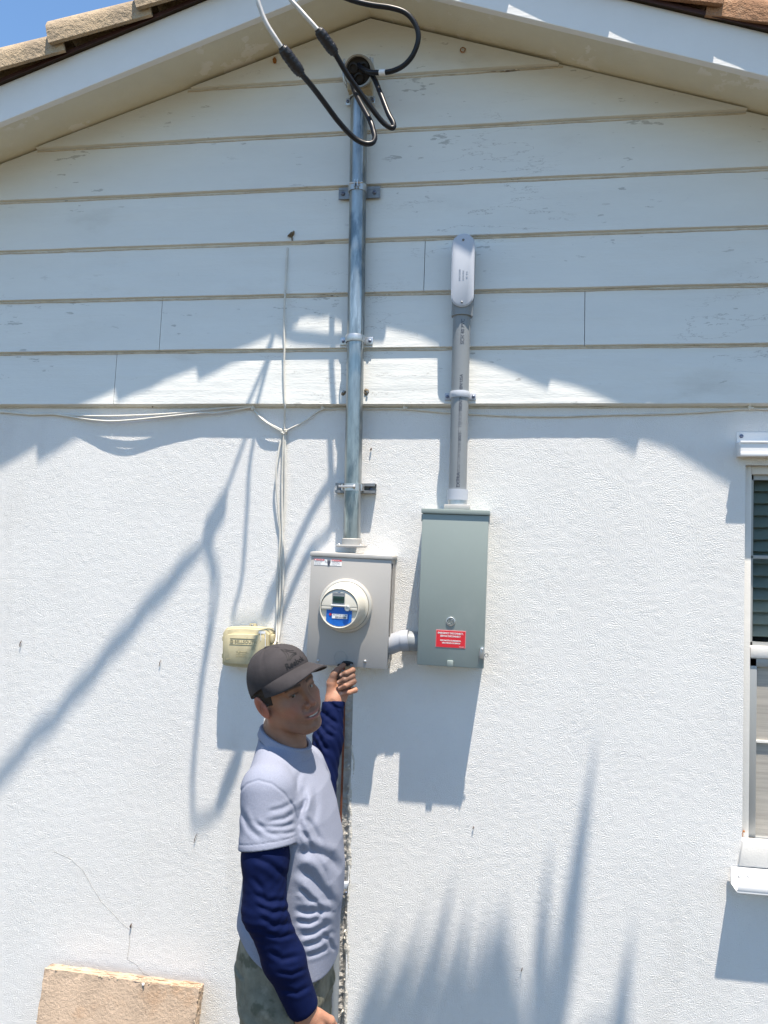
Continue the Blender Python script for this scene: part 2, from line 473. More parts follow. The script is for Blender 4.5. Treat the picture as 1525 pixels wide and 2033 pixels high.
# sprayed stucco relief: band-limited random heights, a grain of 5 to 14 mm
HG = 0.0030
nxg, nzg = int((RX1 - RX0) / HG) + 1, int((RZ1 - RZ0) / HG) + 1
gxs, gzs = np.linspace(RX0, RX1, nxg), np.linspace(RZ0, RZ1, nzg)
def band(w0, w1, seed, lean=0.0):
    r_ = np.random.RandomState(seed)
    F = np.fft.rfft2(r_.normal(size=(nzg, nxg)))
    kz = np.fft.fftfreq(nzg, HG)[:, None]; kx = np.fft.rfftfreq(nxg, HG)[None]
    k = np.hypot(kx * (1 + lean), kz + lean * kx)
    F *= np.exp(-(k * w0 * 0.5) ** 2) * (1 - np.exp(-(k * w1 * 0.7) ** 2))
    h = np.fft.irfft2(F, (nzg, nxg))
    return h / h.std()
hh = band(0.0048, 0.0085, 5, 0.18)
hh = np.where(hh > 0, 1.35 * np.tanh(hh * 0.8), 0.75 * hh)          # blobs of spray with narrow valleys
mod = np.clip(0.95 + 0.28 * band(0.25, 0.8, 6), 0.40, 1.6)
hgt = hh * mod * 0.00035 + band(0.05, 0.12, 7) * 0.00012
X_, Z_ = np.meshgrid(gxs, gzs)
co = np.stack([X_, -hgt, Z_], -1).reshape(-1, 3).astype(np.float32)
a0 = (np.arange(nzg - 1)[:, None] * nxg + np.arange(nxg - 1)[None]).ravel()
cxm = (0.5 * (X_[:-1, :-1] + X_[1:, 1:])).ravel(); czm = (0.5 * (Z_[:-1, :-1] + Z_[1:, 1:])).ravel()
a0 = a0[~(((cxm > GX0) & (cxm < GX1) & (czm < 1.66)) | ((cxm > WX0) & (czm > WZ0) & (czm < WZ1)))]
Q_ = np.stack([a0, a0 + 1, a0 + nxg + 1, a0 + nxg], 1).astype(np.int32)
me = bpy.data.meshes.new('wall')
me.vertices.add(len(co)); me.vertices.foreach_set('co', co.ravel())
me.loops.add(Q_.size); me.loops.foreach_set('vertex_index', Q_.ravel())
me.polygons.add(len(Q_)); me.polygons.foreach_set('loop_start', np.arange(0, Q_.size, 4, dtype=np.int32))
me.polygons.foreach_set('use_smooth', np.ones(len(Q_), bool))
me.update(calc_edges=True)
link_mesh('wall', me, M['stucco_relief'], house)
bm = bmesh.new()
box(bm, HX0, HX0 + 0.02, 0.01, HY, 0, 2.8)
box(bm, HX1 - 0.02, HX1, 0.01, HY, 0, 2.8)
box(bm, HX0, HX1, HY - 0.02, HY, 0, 2.8)
obj('wall', bm, M['stucco'], house)
# sheathing behind the siding and behind the chase
bm = bmesh.new()
prism(bm, [(HX0, 2.55), (HX1, 2.55), (HX1, zs(HX1) + 0.02), (APX, APZ + 0.02), (HX0, zs(HX0) + 0.02)], 0.004, 0.03)
obj('sheathing', bm, M['shaded_wood'], house)

# rough chase: mortar bed with torn stucco edges
bm = bmesh.new()
nz_, nx_ = 150, 7
gv = []
for j in range(nz_ + 1):
    z = 1.655 * j / nz_
    row = []
    for i in range(nx_ + 1):
        x = GX0 - 0.004 + (GX1 - GX0 + 0.008) * i / nx_
        edge = min(i, nx_ - i)
        dep = 0.012 + RNG.uniform(-0.003, 0.003) if edge > 1 else (0.006 if edge == 1 else 0.001)
        if z > 1.36: dep = 0.005 + RNG.uniform(-0.0015, 0.0015) if edge else 0.0005
        row.append(bm.verts.new((x, dep, z)))
    gv.append(row)
for j in range(nz_):
    for i in range(nx_):
        bm.faces.new((gv[j][i], gv[j][i + 1], gv[j + 1][i + 1], gv[j + 1][i]))
obj('mortar_bed', bm, M['mortar'], house, label='grey mortar bed in the chiselled chase')
bm = bmesh.new()
def chip(bm, c, s):
    t = bmesh.new()
    bmesh.ops.create_icosphere(t, subdivisions=1, radius=1)
    for v in t.verts:
        v.co *= RNG.uniform(0.8, 1.15)
    bmesh.ops.transform(t, matrix=Matrix.Translation(c) @ Euler(RNG.uniform(0, 6, 3)).to_matrix().to_4x4() @ Matrix.Diagonal((s[0], s[1], s[2], 1)), verts=t.verts[:])
    merge(bm, t)
def ribbon(bm, xc, w0, w1, z0, z1, side):
    n = int((z1 - z0) / 0.0042); rows = []
    def nz1(k, amp):
        v = np.convolve(RNG.normal(size=n + 1 + 6 * k), np.hanning(2 * k + 3), 'same')[3 * k:3 * k + n + 1]
        return v / v.std() * amp
    W1, W2, W3 = nz1(14, 0.0030) + nz1(4, 0.0014), nz1(9, 0.32), nz1(5, 0.0011) + nz1(20, 0.0008)
    for j in range(n + 1):
        z = z0 + (z1 - z0) * j / n
        wob = W1[j]
        ww = w0 + (w1 - w0) * min(1, max(0, 0.5 + W2[j]))
        row = []
        for i in range(6):
            u = i / 5
            x = xc + side * (wob * (1 - u) - 0.004 + u * ww)
            lift = math.sin(PI * min(1, 0.12 + u)) ** 0.7
            y = 0.009 * (1 - u) ** 3 - (0.0022 + W3[j] + RNG.uniform(-0.0007, 0.0007)) * lift + (0.0012 if i == 5 else 0)
            row.append(bm.verts.new((x, y, z + RNG.uniform(-0.001, 0.001))))
        rows.append(row)
    for p, q in zip(rows, rows[1:]):
        for i in range(5):
            bm.faces.new((p[i], p[i + 1], q[i + 1], q[i]))
ribbon(bm, GX1 - 0.001, 0.006, 0.018, 0.15, 1.375, 1)
ribbon(bm, GX0 + 0.001, 0.005, 0.011, 0.15, 1.30, -1)
for k in range(26):
    chip(bm, (GX1 + RNG.uniform(-0.010, 0.002), RNG.uniform(0.004, 0.010), RNG.uniform(0.3, 1.36)), (RNG.uniform(0.003, 0.008), 0.004, RNG.uniform(0.004, 0.012)))
tag(obj('broken_edge', bm, M['rubble'], house, label='ragged torn stucco along the chase'), kind='stuff')
# lap siding: one prism per board, clipped by the roof line
def clip(poly, a, b, c):
    """keep the side a*x + b*z <= c"""
    out = []
    for i in range(len(poly)):
        p, q = poly[i], poly[(i + 1) % len(poly)]
        dp, dq = a * p[0] + b * p[1] - c, a * q[0] + b * q[1] - c
        if dp <= 0: out.append(p)
        if (dp < 0) != (dq < 0) and dp != dq:
            t = dp / (dp - dq)
            out.append((p[0] + (q[0] - p[0]) * t, p[1] + (q[1] - p[1]) * t))
    return out
LIPS = [2.575, 2.775, 2.973, 3.166, 3.362, 3.56, 3.757]
YB, YT = -0.0285, -0.0150
BUTTS = {0: [(227, 750)], 1: [(318, 645), (1161.5, 634)], 2: [(842.5, 527)]}
def board(xa, xb, k):
    zb = LIPS[k]; zt = (LIPS[k + 1] if k + 1 < len(LIPS) else zb + 0.30) + 0.012
    drop = 0.004 + 0.012 * RNG.rand() * (k > 3)
    poly = [(xa, zb), (xb, zb), (xb, zt), (xa, zt)]
    c0 = APZ - drop
    poly = clip(poly, SLOPE, 1, c0 + SLOPE * APX)
    poly = clip(poly, -SLOPE, 1, c0 - SLOPE * APX)
    if len(poly) < 3: return
    # subdivide the bottom run so the lip can wander a little
    out = []
    for i in range(len(poly)):
        p, q = poly[i], poly[(i + 1) % len(poly)]
        out.append(p)
        if abs(p[1] - q[1]) < 1e-6 and abs(p[0] - q[0]) > 0.3:
            n = int(abs(q[0] - p[0]) / 0.16)
            for j in range(1, n):
                t = j / n
                out.append((p[0] + (q[0] - p[0]) * t, p[1] + (RNG.uniform(-0.0011, 0.0011) if p[1] < zb + 0.01 else 0)))
    bm = bmesh.new()
    fr, bk = [], []
    for x, z_ in out:
        y = YB + (YT - YB) * (z_ - zb) / 0.198
        y += 0.0012 * math.sin(x * 2.3 + k * 1.7)
        fr.append(bm.verts.new((x, y, z_)))
        low = z_ < zb + 0.005
        bk.append(bm.verts.new((x, -0.0005 if not low else -0.003, z_ - (0.0065 if low else 0))))
    bm.faces.new(fr)
    bm.faces.new(bk[::-1])
    n = len(out)
    for i in range(n):
        bm.faces.new((fr[i], bk[i], bk[(i + 1) % n], fr[(i + 1) % n]))
    obj('siding_board', bm, M['siding'], house)
for k in range(len(LIPS)):
    cuts = [HX0 + 0.01] + [at(px, py, YB).x for px, py in BUTTS.get(k, [])] + [HX1 - 0.01]
    for a, b in zip(cuts, cuts[1:]):
        board(a + 0.0011, b - 0.0011, k)
# caulk beads under the lips, their tan painted in for bounced light
bm = bmesh.new()
for k, zb in enumerate(LIPS):
    hw = (APZ - zb) / SLOPE
    xa, xb = max(HX0 + 0.01, APX - hw + 0.02), min(HX1 - 0.01, APX + hw - 0.02)
    if k == 0:
        yy = 0.0
    else:
        yy = YT
    P = []
    n = max(6, int((xb - xa) / 0.05))
    for i in range(n + 1):
        x = xa + (xb - xa) * i / n
        P.append((x, yy - 0.001 + 0.0012 * math.sin(x * 2.3 + (k - 1) * 1.7) * (k > 0), zb - 0.0085 + RNG.uniform(-0.0012, 0.0012)))
    tube(bm, P, 0.0034, seg=6, smooth=False)
obj('caulk_bead', bm, M['caulk'], house, smooth=60, label='caulk beads under the siding boards, their tan standing in for bounced light')

# soffit, fascia, deck
OV = 0.27            # fascia face stands this far out
def rake_poly(side, z_off0, z_off1, x_end):
    """slanted band between two offsets from the soffit line, from the apex to x_end"""
    return [(APX, APZ + z_off0), (x_end, zs(x_end) + z_off0), (x_end, zs(x_end) + z_off1), (APX, APZ + z_off1)]
XL, XR = HX0 - 0.35, HX1 + 0.35
for side, xe in ((-1, XL), (1, XR)):
    bm = bmesh.new()
    # soffit board with a slight wander
    prism(bm, rake_poly(side, 0.0, 0.012, xe), -OV + 0.026, -0.001)
    obj('soffit', bm, M['soffit'], house, label='cream painted soffit with patched spots')
    bm = bmesh.new()
    prism(bm, rake_poly(side, -0.050, 0.084, xe), -OV, -OV + 0.025, bev=0.002)
    obj('rake_board', bm, M['trim'], house, label='white painted rake board')
    bm = bmesh.new()
    prism(bm, rake_poly(side, 0.086, 0.098, xe), -OV - 0.014, HY + 0.2)
    obj('roof_deck', bm, M['shaded_wood'], house)
    bm = bmesh.new()
    prism(bm, rake_poly(side, 0.082, 0.0945, xe), -OV - 0.018, -OV - 0.0145)
    obj('drip_edge', bm, M['drip_edge'], house, label='reddish brown drip edge, darkened to paint the shaded gap under the tiles')

# barrel tiles along both rakes
def tile_mesh(m, name, yc, r, L=0.365):
    bm = bmesh.new()
    prof = []
    for i in range(15):
        a = math.radians(-10 + 200 * i / 14)
        prof.append((r * math.cos(a), 0.86 * r * math.sin(a)))
    prof = [(r * 1.0, -0.042)] + prof + [(-r, -0.042)]
    inner = [(y * (1 - 0.016 / r), z_ - 0.015 if z_ > 0 else z_) for y, z_ in prof]
    rows = []
    nL = 7
    for i in range(nL):
        u = i / (nL - 1)
        ro, ri = [], []
        tp = 1 - 0.16 * u           # slimmer at the head
        for (y, z_), (yi, zi) in zip(prof, inner):
            j = RNG.uniform(-0.0012, 0.0012)
            ro.append(bm.verts.new((u * L + (RNG.uniform(-0.002, 0.002) if i in (0, nL - 1) else 0), y * tp + j, z_ * tp + j)))
            ri.append(bm.verts.new((u * L, yi * tp, zi * tp)))
        rows.append((ro, ri))
    n = len(prof)
    for (a, ai), (b, bi) in zip(rows, rows[1:]):
        for k in range(n - 1):
            bm.faces.new((a[k], a[k + 1], b[k + 1], b[k]))
            bm.faces.new((ai[k], bi[k], bi[k + 1], ai[k + 1]))
        bm.faces.new((a[0], b[0], bi[0], ai[0]))
        bm.faces.new((a[-1], ai[-1], bi[-1], b[-1]))
    for a, ai in (rows[0], rows[-1]):
        for k in range(n - 1):
            bm.faces.new((a[k], ai[k], ai[k + 1], a[k + 1]))
    bmesh.ops.recalc_face_normals(bm, faces=bm.faces[:])
    me = bpy.data.meshes.new(name)
    bm.to_mesh(me); bm.free()
    me.materials.append(m)
    me.polygons.foreach_set('use_smooth', [True] * len(me.polygons))
    me.set_sharp_from_angle(angle=math.radians(50))
    return me
ang = math.atan(SLOPE)
RT = 0.085
tiles = {-1: [tile_mesh(M['tile_sand'], 'roof_tile', 0, RT) for _ in range(3)], 1: [tile_mesh(M['tile_red'], 'roof_tile', 0, RT) for _ in range(3)]}
STEP = 0.3105
for side in (-1, 1):
    # lower ends of the tiles: anchored to the one seen at the top left of the photograph
    x0 = -1.557 if side < 0 else 0.64
    ks = range(-8, 4) if side < 0 else range(-4, 9)
    for n_, k in enumerate(ks):
        xl = x0 - side * 0 + k * STEP * 1.0
        if side < 0 and xl > APX - 0.16: continue
        if side > 0 and xl < APX + 0.16: continue
        if xl < XL + 0.02 or xl > XR - 0.02: continue
        o = bpy.data.objects.new('roof_tile', tiles[side][n_ % 3])
        COL.objects.link(o)
        o.parent = house
        yrim = -0.337 if side < 0 else -0.318
        o.location = (xl, yrim + RT + RNG.uniform(-0.003, 0.003), zs(xl) + 0.149 + RNG.uniform(-0.003, 0.003))
        # the tile's own x runs up the slope
        tilt = ang - 0.085
        if side < 0:
            o.rotation_euler = (0, -tilt, 0.034 + RNG.uniform(-0.008, 0.008))
        else:
            o.rotation_euler = (0, -tilt, PI - 0.034 + RNG.uniform(-0.008, 0.008))
# ridge and roof field behind the rake tiles
bm = bmesh.new()
for side, xe in ((-1, XL), (1, XR)):
    n = 96
    A = []
    for i in range(n + 1):
        y = -0.15 + (HY + 0.2) * i / n
        h = 0.12 + 0.04 * abs(math.sin(y * PI / 0.28))
        A.append((bm.verts.new((APX, y, APZ + h)), bm.verts.new((xe, y, zs(xe) + h))))
    for a, b in zip(A, A[1:]):
        bm.faces.new((a[0], a[1], b[1], b[0]))
obj('roof_field', bm, M['tile_red'], house)
bm = bmesh.new()
tube(bm, [(APX, -0.30, APZ + 0.16), (APX, 6.1, APZ + 0.16)], 0.11, seg=14, smooth=False)
obj('ridge_cap', bm, M['tile_red'], house, smooth=60)

# window
win = empty('window'); win.parent = house
win['label'] = 'white framed window with a green-grey jalousie over a dusty screen'
bm = bmesh.new()
fw = 0.030
box(bm, WX0, WX0 + fw, 0.028, 0.11, WZ0, WZ1, 0.003)
box(bm, WX1 - fw, WX1, 0.028, 0.11, WZ0, WZ1, 0.003)
box(bm, WX0 + fw, WX1 - fw, 0.03, 0.11, WZ1 - 0.028, WZ1, 0.003)
box(bm, WX0 + fw, WX1 - fw, 0.03, 0.11, WZ0, WZ0 + 0.03, 0.003)
obj('frame', bm, M['frame_white'], win, smooth=40)
zmid = at(1505, 1290, 0.04).z
bm = bmesh.new()
box(bm, WX0 + fw + 0.0, WX1 - fw, 0.026, 0.06, zmid - 0.026, zmid + 0.012, 0.003)
obj('meeting_rail', bm, M['frame_white'], win, smooth=40)
zr = at(1505, 1106, 0.05).z
bm = bmesh.new()
box(bm, WX0 + fw, WX1 - fw, 0.050, 0.066, zr - 0.006, zr + 0.006, 0.002)
obj('muntin', bm, M['sash'], win)
bm = bmesh.new()
sx0 = WX0 + fw
box(bm, sx0, sx0 + 0.012, 0.05, 0.07, zmid + 0.012, WZ1 - 0.028)
box(bm, sx0, WX1 - fw, 0.05, 0.07, WZ1 - 0.045, WZ1 - 0.028)
box(bm, sx0, WX1 - fw, 0.05, 0.07, zmid + 0.012, zmid + 0.024)
box(bm, sx0, sx0 + 0.024, 0.036, 0.07, WZ0 + 0.03, zmid - 0.026, 0.003)
box(bm, sx0, WX1 - fw, 0.036, 0.07, zmid - 0.056, zmid - 0.0265, 0.003)
box(bm, sx0, WX1 - fw, 0.036, 0.07, WZ0 + 0.03, WZ0 + 0.05, 0.003)
obj('sash_frame', bm, M['sash'], win, smooth=40)
# slats hang behind the glass
zt = WZ1 - 0.06
slat_me = None
while zt > zmid + 0.04:
    if slat_me is None:
        bm = bmesh.new()
        box(bm, 0, WX1 - fw - sx0 - 0.02, -0.002, 0.002, -0.024, 0.024, 0.001)
        o = obj('slat', bm, M['slat'], win); slat_me = o.data
    else:
        o = link_mesh('slat', slat_me, None, win)
    o.location = (sx0 + 0.012, 0.094 + RNG.uniform(-0.001, 0.001), zt)
    o.rotation_euler = (math.radians(-28 + RNG.uniform(-2.5, 2.5)), 0, RNG.uniform(-0.002, 0.002))
    zt -= 0.0408
bm = bmesh.new()
box(bm, sx0 + 0.001, WX1 - fw - 0.001, 0.0585, 0.0615, zmid + 0.013, WZ1 - 0.03)
obj('pane', bm, M['glass'], win)
bm = bmesh.new()
box(bm, sx0 + 0.022, WX1 - fw - 0.001, 0.050, 0.052, WZ0 + 0.048, zmid - 0.054)
obj('screen', bm, M['screen'], win, label='dusty beige insect screen')
bm = bmesh.new()
zq = at(1505, 1471, 0.05).z
box(bm, sx0 + 0.024, WX1 - fw, 0.040, 0.0495, zq - 0.004, zq + 0.004, 0.001)
obj('screen_bar', bm, M['frame_white'], win)
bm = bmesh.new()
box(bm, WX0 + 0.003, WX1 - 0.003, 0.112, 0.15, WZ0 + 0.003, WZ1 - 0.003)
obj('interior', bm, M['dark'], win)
bm = bmesh.new()
zs0, zs1 = at(1480, 1718, 0).z, at(1480, 1668, 0).z
prism(bm, [(WX0 - 0.012, zs0), (WX1 + 0.012, zs0), (WX1 + 0.012, zs1), (WX0 - 0.0, zs1)], -0.012, 0.027, bev=0.003)
obj('sill', bm, M['frame_white'], win, smooth=40)

# storm shutter tracks over and under the window
hd = empty('shutter_track'); hd.parent = house
hd['label'] = 'white aluminium shutter track above the window'
a, b = at(1462, 858, 0), at(1462, 907, 0)
bm = bmesh.new()
box(bm, a.x, WX1 + 0.04, -0.004, -0.0005, b.z, a.z, 0.001)
obj('mounting_flange', bm, M['track_white'], hd)
c, d = at(1470, 876, -0.045), at(1470, 905, -0.045)
bm = bmesh.new()
box(bm, c.x, WX1 + 0.03, -0.047, -0.0045, d.z, c.z, 0.002)
box(bm, c.x - 0.001, WX1 + 0.031, -0.051, -0.0472, c.z - 0.006, c.z + 0.001, 0.001)
box(bm, c.x - 0.001, WX1 + 0.031, -0.053, -0.0472, d.z - 0.001, d.z + 0.011, 0.001)
obj('header_rail', bm, M['track_white'], hd, smooth=40)
def screw(parent, p, r=0.006, m='screw', name='screw', d=(0, -1, 0)):
    bm = bmesh.new()
    lathe(bm, [(r, 0), (r, r * 0.35), (r * 0.75, r * 0.75), (r * 0.3, r * 0.9), (r * 0.3, r * 0.5), (0, r * 0.5)], 12, axis_to(p, d))
    return obj(name, bm, M[m], parent, smooth=50)
q = at(1472, 866, -0.004)
screw(hd, (q.x, -0.004, q.z), 0.0065)
st = empty('shutter_track'); st.parent = house
st['label'] = 'white aluminium shutter track below the window sill'
a, b = at(1452, 1722, -0.02), at(1458, 1764, -0.045)
bm = bmesh.new()
box(bm, a.x, WX1 + 0.04, -0.0165, -0.0125, b.z + 0.006, a.z, 0.001)
prism(bm, [(a.x + 0.004, b.z), (WX1 + 0.04, b.z), (WX1 + 0.04, b.z + 0.005), (a.x, b.z + 0.005)], -0.075, -0.0126)
box(bm, a.x + 0.003, WX1 + 0.04, -0.0755, -0.072, b.z + 0.0055, b.z + 0.022, 0.0008)
obj('angle_rail', bm, M['track_white'], st, smooth=40)
for px in (1468, 1486):
    q = at(px, 1741, -0.0165)
    screw(st, (q.x, -0.0165, q.z), 0.005, 'screw_bright')
bm = bmesh.new()
for k in range(14):
    p = at(1481 + RNG.uniform(-4, 4), 1668 + RNG.uniform(-10, 10), -0.012)
    chip(bm, (p.x, 0.024, p.z), (0.004, 0.002, 0.004))
obj('rust_stain', bm, M['rust'], win)
# ------------------------------------------------------------------ service mast
def rotbox(name, label, cat, p, ry):
    return thing(name, label, cat, p, (0, ry, 0))
mast = thing('service_mast', 'tall galvanised steel service mast with a weatherhead, rising from the meter box', 'service mast')
YM = -0.060          # mast axis
RM = 0.0300
pt, pb = at(713, 188, YM), at(698.5, 1078, YM)
bm = bmesh.new()
tube(bm, [pt, (pt * 0.5 + pb * 0.5) + Vector((0.002, 0, 0)), pb], RM, seg=40, n=20)
obj('conduit', bm, M['galv'], mast, smooth=60)
def mast_at(py):
    t = (py - 188) / (1078 - 188)
    return pt.lerp(pb, t)
# hub on top of the meter box
bm = bmesh.new()
lathe(bm, [(0.034, 0), (0.034, 0.020), (0.031, 0.022)], 32, Matrix.Translation((pb.x, YM, pb.z - 0.006)))
obj('hub', bm, M['meter_edge'], mast, smooth=40)
bm = bmesh.new()
box(bm, pb.x - 0.047, pb.x + 0.047, YM - 0.043, YM + 0.043, pb.z - 0.0145, pb.z - 0.0065, 0.003)
obj('hub_plate', bm, M['meter_edge'], mast, smooth=40)
for dx in (-0.037, 0.037):
    screw(mast, (pb.x + dx, YM - 0.034, pb.z - 0.0062), 0.0045, 'screw_bright', 'hub_screw', (0, 0, 1))
# strut channel with a clamp
def strut(py, px0, px1, h, bolt):
    c = mast_at(py)
    a, b = at(px0, py, -0.03), at(px1, py, -0.03)
    e = empty('pipe_clamp'); e.parent = mast
    e['label'] = 'strut channel clamp holding the mast'
    y0 = -0.0295 if c.z > 2.6 else -0.001
    bm = bmesh.new()
    z0, z1 = c.z - h, c.z + h
    yf, yb = YM + RM * 0.95, y0
    box(bm, a.x, b.x, yb - 0.003, yb, z0, z1)
    box(bm, a.x, b.x, yf, yb - 0.0032, z1 - 0.003, z1)
    box(bm, a.x, b.x, yf, yb - 0.0032, z0, z0 + 0.003)
    box(bm, a.x + 0.0005, b.x - 0.0005, yf - 0.0022, yf - 0.0002, z1 - 0.010, z1 - 0.0005)
    box(bm, a.x + 0.0005, b.x - 0.0005, yf - 0.0022, yf - 0.0002, z0 + 0.0005, z0 + 0.010)
    obj('strut_channel', bm, M['zinc_dark'], e)
    bm = bmesh.new()
    n = 26
    pr = []
    for i in range(n + 1):
        an = math.radians(-10 - 340 * i / n * 0.59 + 10)
        pr.append((c.x + math.cos(an) * (RM + 0.0022), YM + math.sin(an) * (RM + 0.0022)))
    for i in range(n):
        pass
    bw = 0.012
    ring = []
    for i in range(n + 1):
        an = math.radians(12 - 204 * i / n)
        cx, cy = math.cos(an), math.sin(an)
        ring.append([bm.verts.new((c.x + cx * rr, YM + cy * rr, c.z + zz_)) for rr, zz_ in ((RM + 0.0004, -bw), (RM + 0.003, -bw), (RM + 0.003, bw), (RM + 0.0004, bw))])
    for p_, q_ in zip(ring, ring[1:]):
        for k in range(4):
            bm.faces.new((p_[k], p_[(k + 1) % 4], q_[(k + 1) % 4], q_[k]))
    bm.faces.new(ring[0]); bm.faces.new(ring[-1][::-1])
    if bolt == 'side':
        for s in (-1, 1):
            box(bm, c.x + 0.004 + s * 0.006 - 0.0015, c.x + 0.004 + s * 0.006 + 0.0015, YM - RM - 0.022, YM - RM - 0.001, c.z - bw, c.z + bw)
    else:
        for s in (-1, 1):
            box(bm, c.x + s * (RM + 0.004) - 0.002, c.x + s * (RM + 0.004) + 0.002, YM - 0.020, YM + RM, c.z - bw * 0.9, c.z + bw * 0.9)
    obj('clamp_band', bm, M['zinc'], e, smooth=40)
    bm = bmesh.new()
    if bolt == 'side':
        tube(bm, [(c.x - 0.022, YM - RM - 0.013, c.z + 0.004), (c.x + 0.026, YM - RM - 0.013, c.z + 0.004)], 0.0032, 10, smooth=False)
        lathe(bm, [(0.006, 0), (0.006, 0.005)], 6, axis_to((c.x + 0.010, YM - RM - 0.013, c.z + 0.004), (1, 0, 0)), True, True)
    else:
        tube(bm, [(c.x - 0.043, YM - RM - 0.001, c.z + 0.001), (c.x + 0.016, YM - RM - 0.005, c.z + 0.001)], 0.0035, 10, smooth=False)
        lathe(bm, [(0.0075, 0), (0.0075, 0.006)], 6, axis_to((c.x + 0.010, YM - RM - 0.005, c.z + 0.001), (1, 0, 0)), True, True)
    obj('bolt', bm, M['screw_bright'], e, smooth=40)
    for xx in (a.x + 0.016, b.x - 0.020):
        screw(e, (xx, yb - 0.003, c.z - 0.001), 0.0075)
strut(379, 673, 755, 0.021, 'side')
strut(970, 666, 745, 0.0175, 'front')
# two-hole strap and the top strap
def strap(c, name, parent, r, w, ear, yback, m, cz=0.0, ridged=False):
    e = empty(name); e.parent = parent
    bm = bmesh.new()
    n = 24
    ring = []
    for i in range(n + 1):
        an = math.radians(0 - 180 * i / n)
        cx, cy = math.cos(an), math.sin(an)
        ring.append([bm.verts.new((c.x + cx * rr, c.y + cy * rr, c.z + zz_)) for rr, zz_ in ((r + 0.0004, -w), (r + 0.003, -w), (r + 0.003 + (0.003 if ridged else 0), 0), (r + 0.003, w), (r + 0.0004, w))])
    for p_, q_ in zip(ring, ring[1:]):
        for k in range(5):
            bm.faces.new((p_[k], p_[(k + 1) % 5], q_[(k + 1) % 5], q_[k]))
    for s in (-1, 1):
        xa = c.x + s * (r + 0.0004); xb = c.x + s * (r + 0.003)
        box(bm, min(xa, xb), max(xa, xb), c.y + 0.0002, yback, c.z - w, c.z + w)
        xc = c.x + s * (r + 0.0032); xd = c.x + s * (r + ear)
        box(bm, min(xc, xd), max(xc, xd), yback - 0.004, yback - 0.0003, c.z - w * 1.15, c.z + w * 1.15, 0.003)
    obj('band', bm, M[m], e, smooth=40)
    for s in (-1, 1):
        screw(e, (c.x + s * (r + ear * 0.62), yback - 0.004, c.z), 0.006, name='screw')
    return e
c = mast_at(678); c = Vector((c.x, YM, c.z))
s_ = strap(c, 'pipe_strap', mast, RM, 0.0125, 0.029, -0.0285, 'zinc', ridged=True)
s_['label'] = 'bright two-hole strap round the mast'
c = mast_at(192); c = Vector((c.x, YM, c.z))
s_ = strap(c, 'pipe_strap', mast, RM + 0.003, 0.011, 0.020, -0.0305, 'zinc', ridged=True)
s_['label'] = 'strap just under the weatherhead'
# weatherhead
M['gland'] = mat('tan_gland_plate', (0.42, 0.35, 0.23), 0.6, metal=0.2, var=0.2, vscale=30)
wh = empty('weatherhead'); wh.parent = mast
wh['label'] = 'metal weatherhead with a black cable opening'
wc = at(712, 141, -0.15)           # centre of the black face
d = Vector((-0.03, -0.80, -0.42)).normalized()
RW = 0.047
bm = bmesh.new()
lathe(bm, [(RW * 0.90, -0.006), (RW * 0.94, 0.010), (RW * 1.04, 0.012), (RW * 1.08, 0.004), (RW * 1.08, -0.012), (RW * 1.02, -0.05), (RW * 0.82, -0.085), (RW * 0.4, -0.105), (0, -0.11)], 40, axis_to(wc, d))
obj('hood', bm, M['hood_metal'], wh, smooth=50)
bm = bmesh.new()
lathe(bm, [(RW * 0.92, -0.004), (RW * 0.3, -0.006), (0, -0.006)], 36, axis_to(wc, d))
for k in range(3):
    a_ = 2 * PI * k / 3 + 0.5
    mt_ = axis_to(wc, d) @ Matrix.Translation((RW * 0.45 * math.cos(a_), RW * 0.45 * math.sin(a_), 0))
    lathe(bm, [(0.017, -0.005), (0.017, 0.001), (0.012, 0.002), (0.012, -0.006)], 18, mt_)
obj('insulator_disc', bm, M['black_plastic'], wh, smooth=40)
neck_t = Vector((pt.x, YM - 0.006, pt.z + 0.060))
bm = bmesh.new()
n0 = at(713, 176, YM - 0.034)
box(bm, pt.x - 0.040, pt.x + 0.038, YM - 0.046, YM + 0.018, pt.z + 0.032, pt.z + 0.105, 0.010)
obj('body', bm, M['hood_metal'], wh, smooth=40)
bm = bmesh.new()
a_, b_ = at(690, 160, -0.115), at(737, 176, -0.115)
box(bm, a_.x, b_.x, -0.118, -0.070, b_.z, a_.z, 0.003)
obj('gland_plate', bm, M['gland'], wh, smooth=40)
bm = bmesh.new()
tube(bm, [(pt.x, YM, pt.z - 0.004), (pt.x, YM, pt.z + 0.036)], 0.034, 28, smooth=False)
obj('collar', bm, M['black_plastic'], wh, smooth=40)
bm = bmesh.new()
for s in (-1, 1):
    tube(bm, [(pt.x + s * 0.046, YM - 0.05, pt.z + 0.100), (pt.x + s * 0.047, YM - 0.055, pt.z + 0.045), (pt.x + s * 0.036, YM - 0.048, pt.z + 0.012)], 0.0035, 8)
    tube(bm, [(pt.x + s * 0.050, YM - 0.03, pt.z + 0.110), (pt.x + s * 0.052, YM - 0.03, pt.z + 0.050), (pt.x + s * 0.042, YM - 0.02, pt.z + 0.016)], 0.0035, 8)
box(bm, pt.x - 0.047, pt.x + 0.047, YM - 0.052, YM - 0.047, pt.z + 0.034, pt.z + 0.040)
obj('clamp_bracket', bm, M['zinc'], wh, smooth=40)

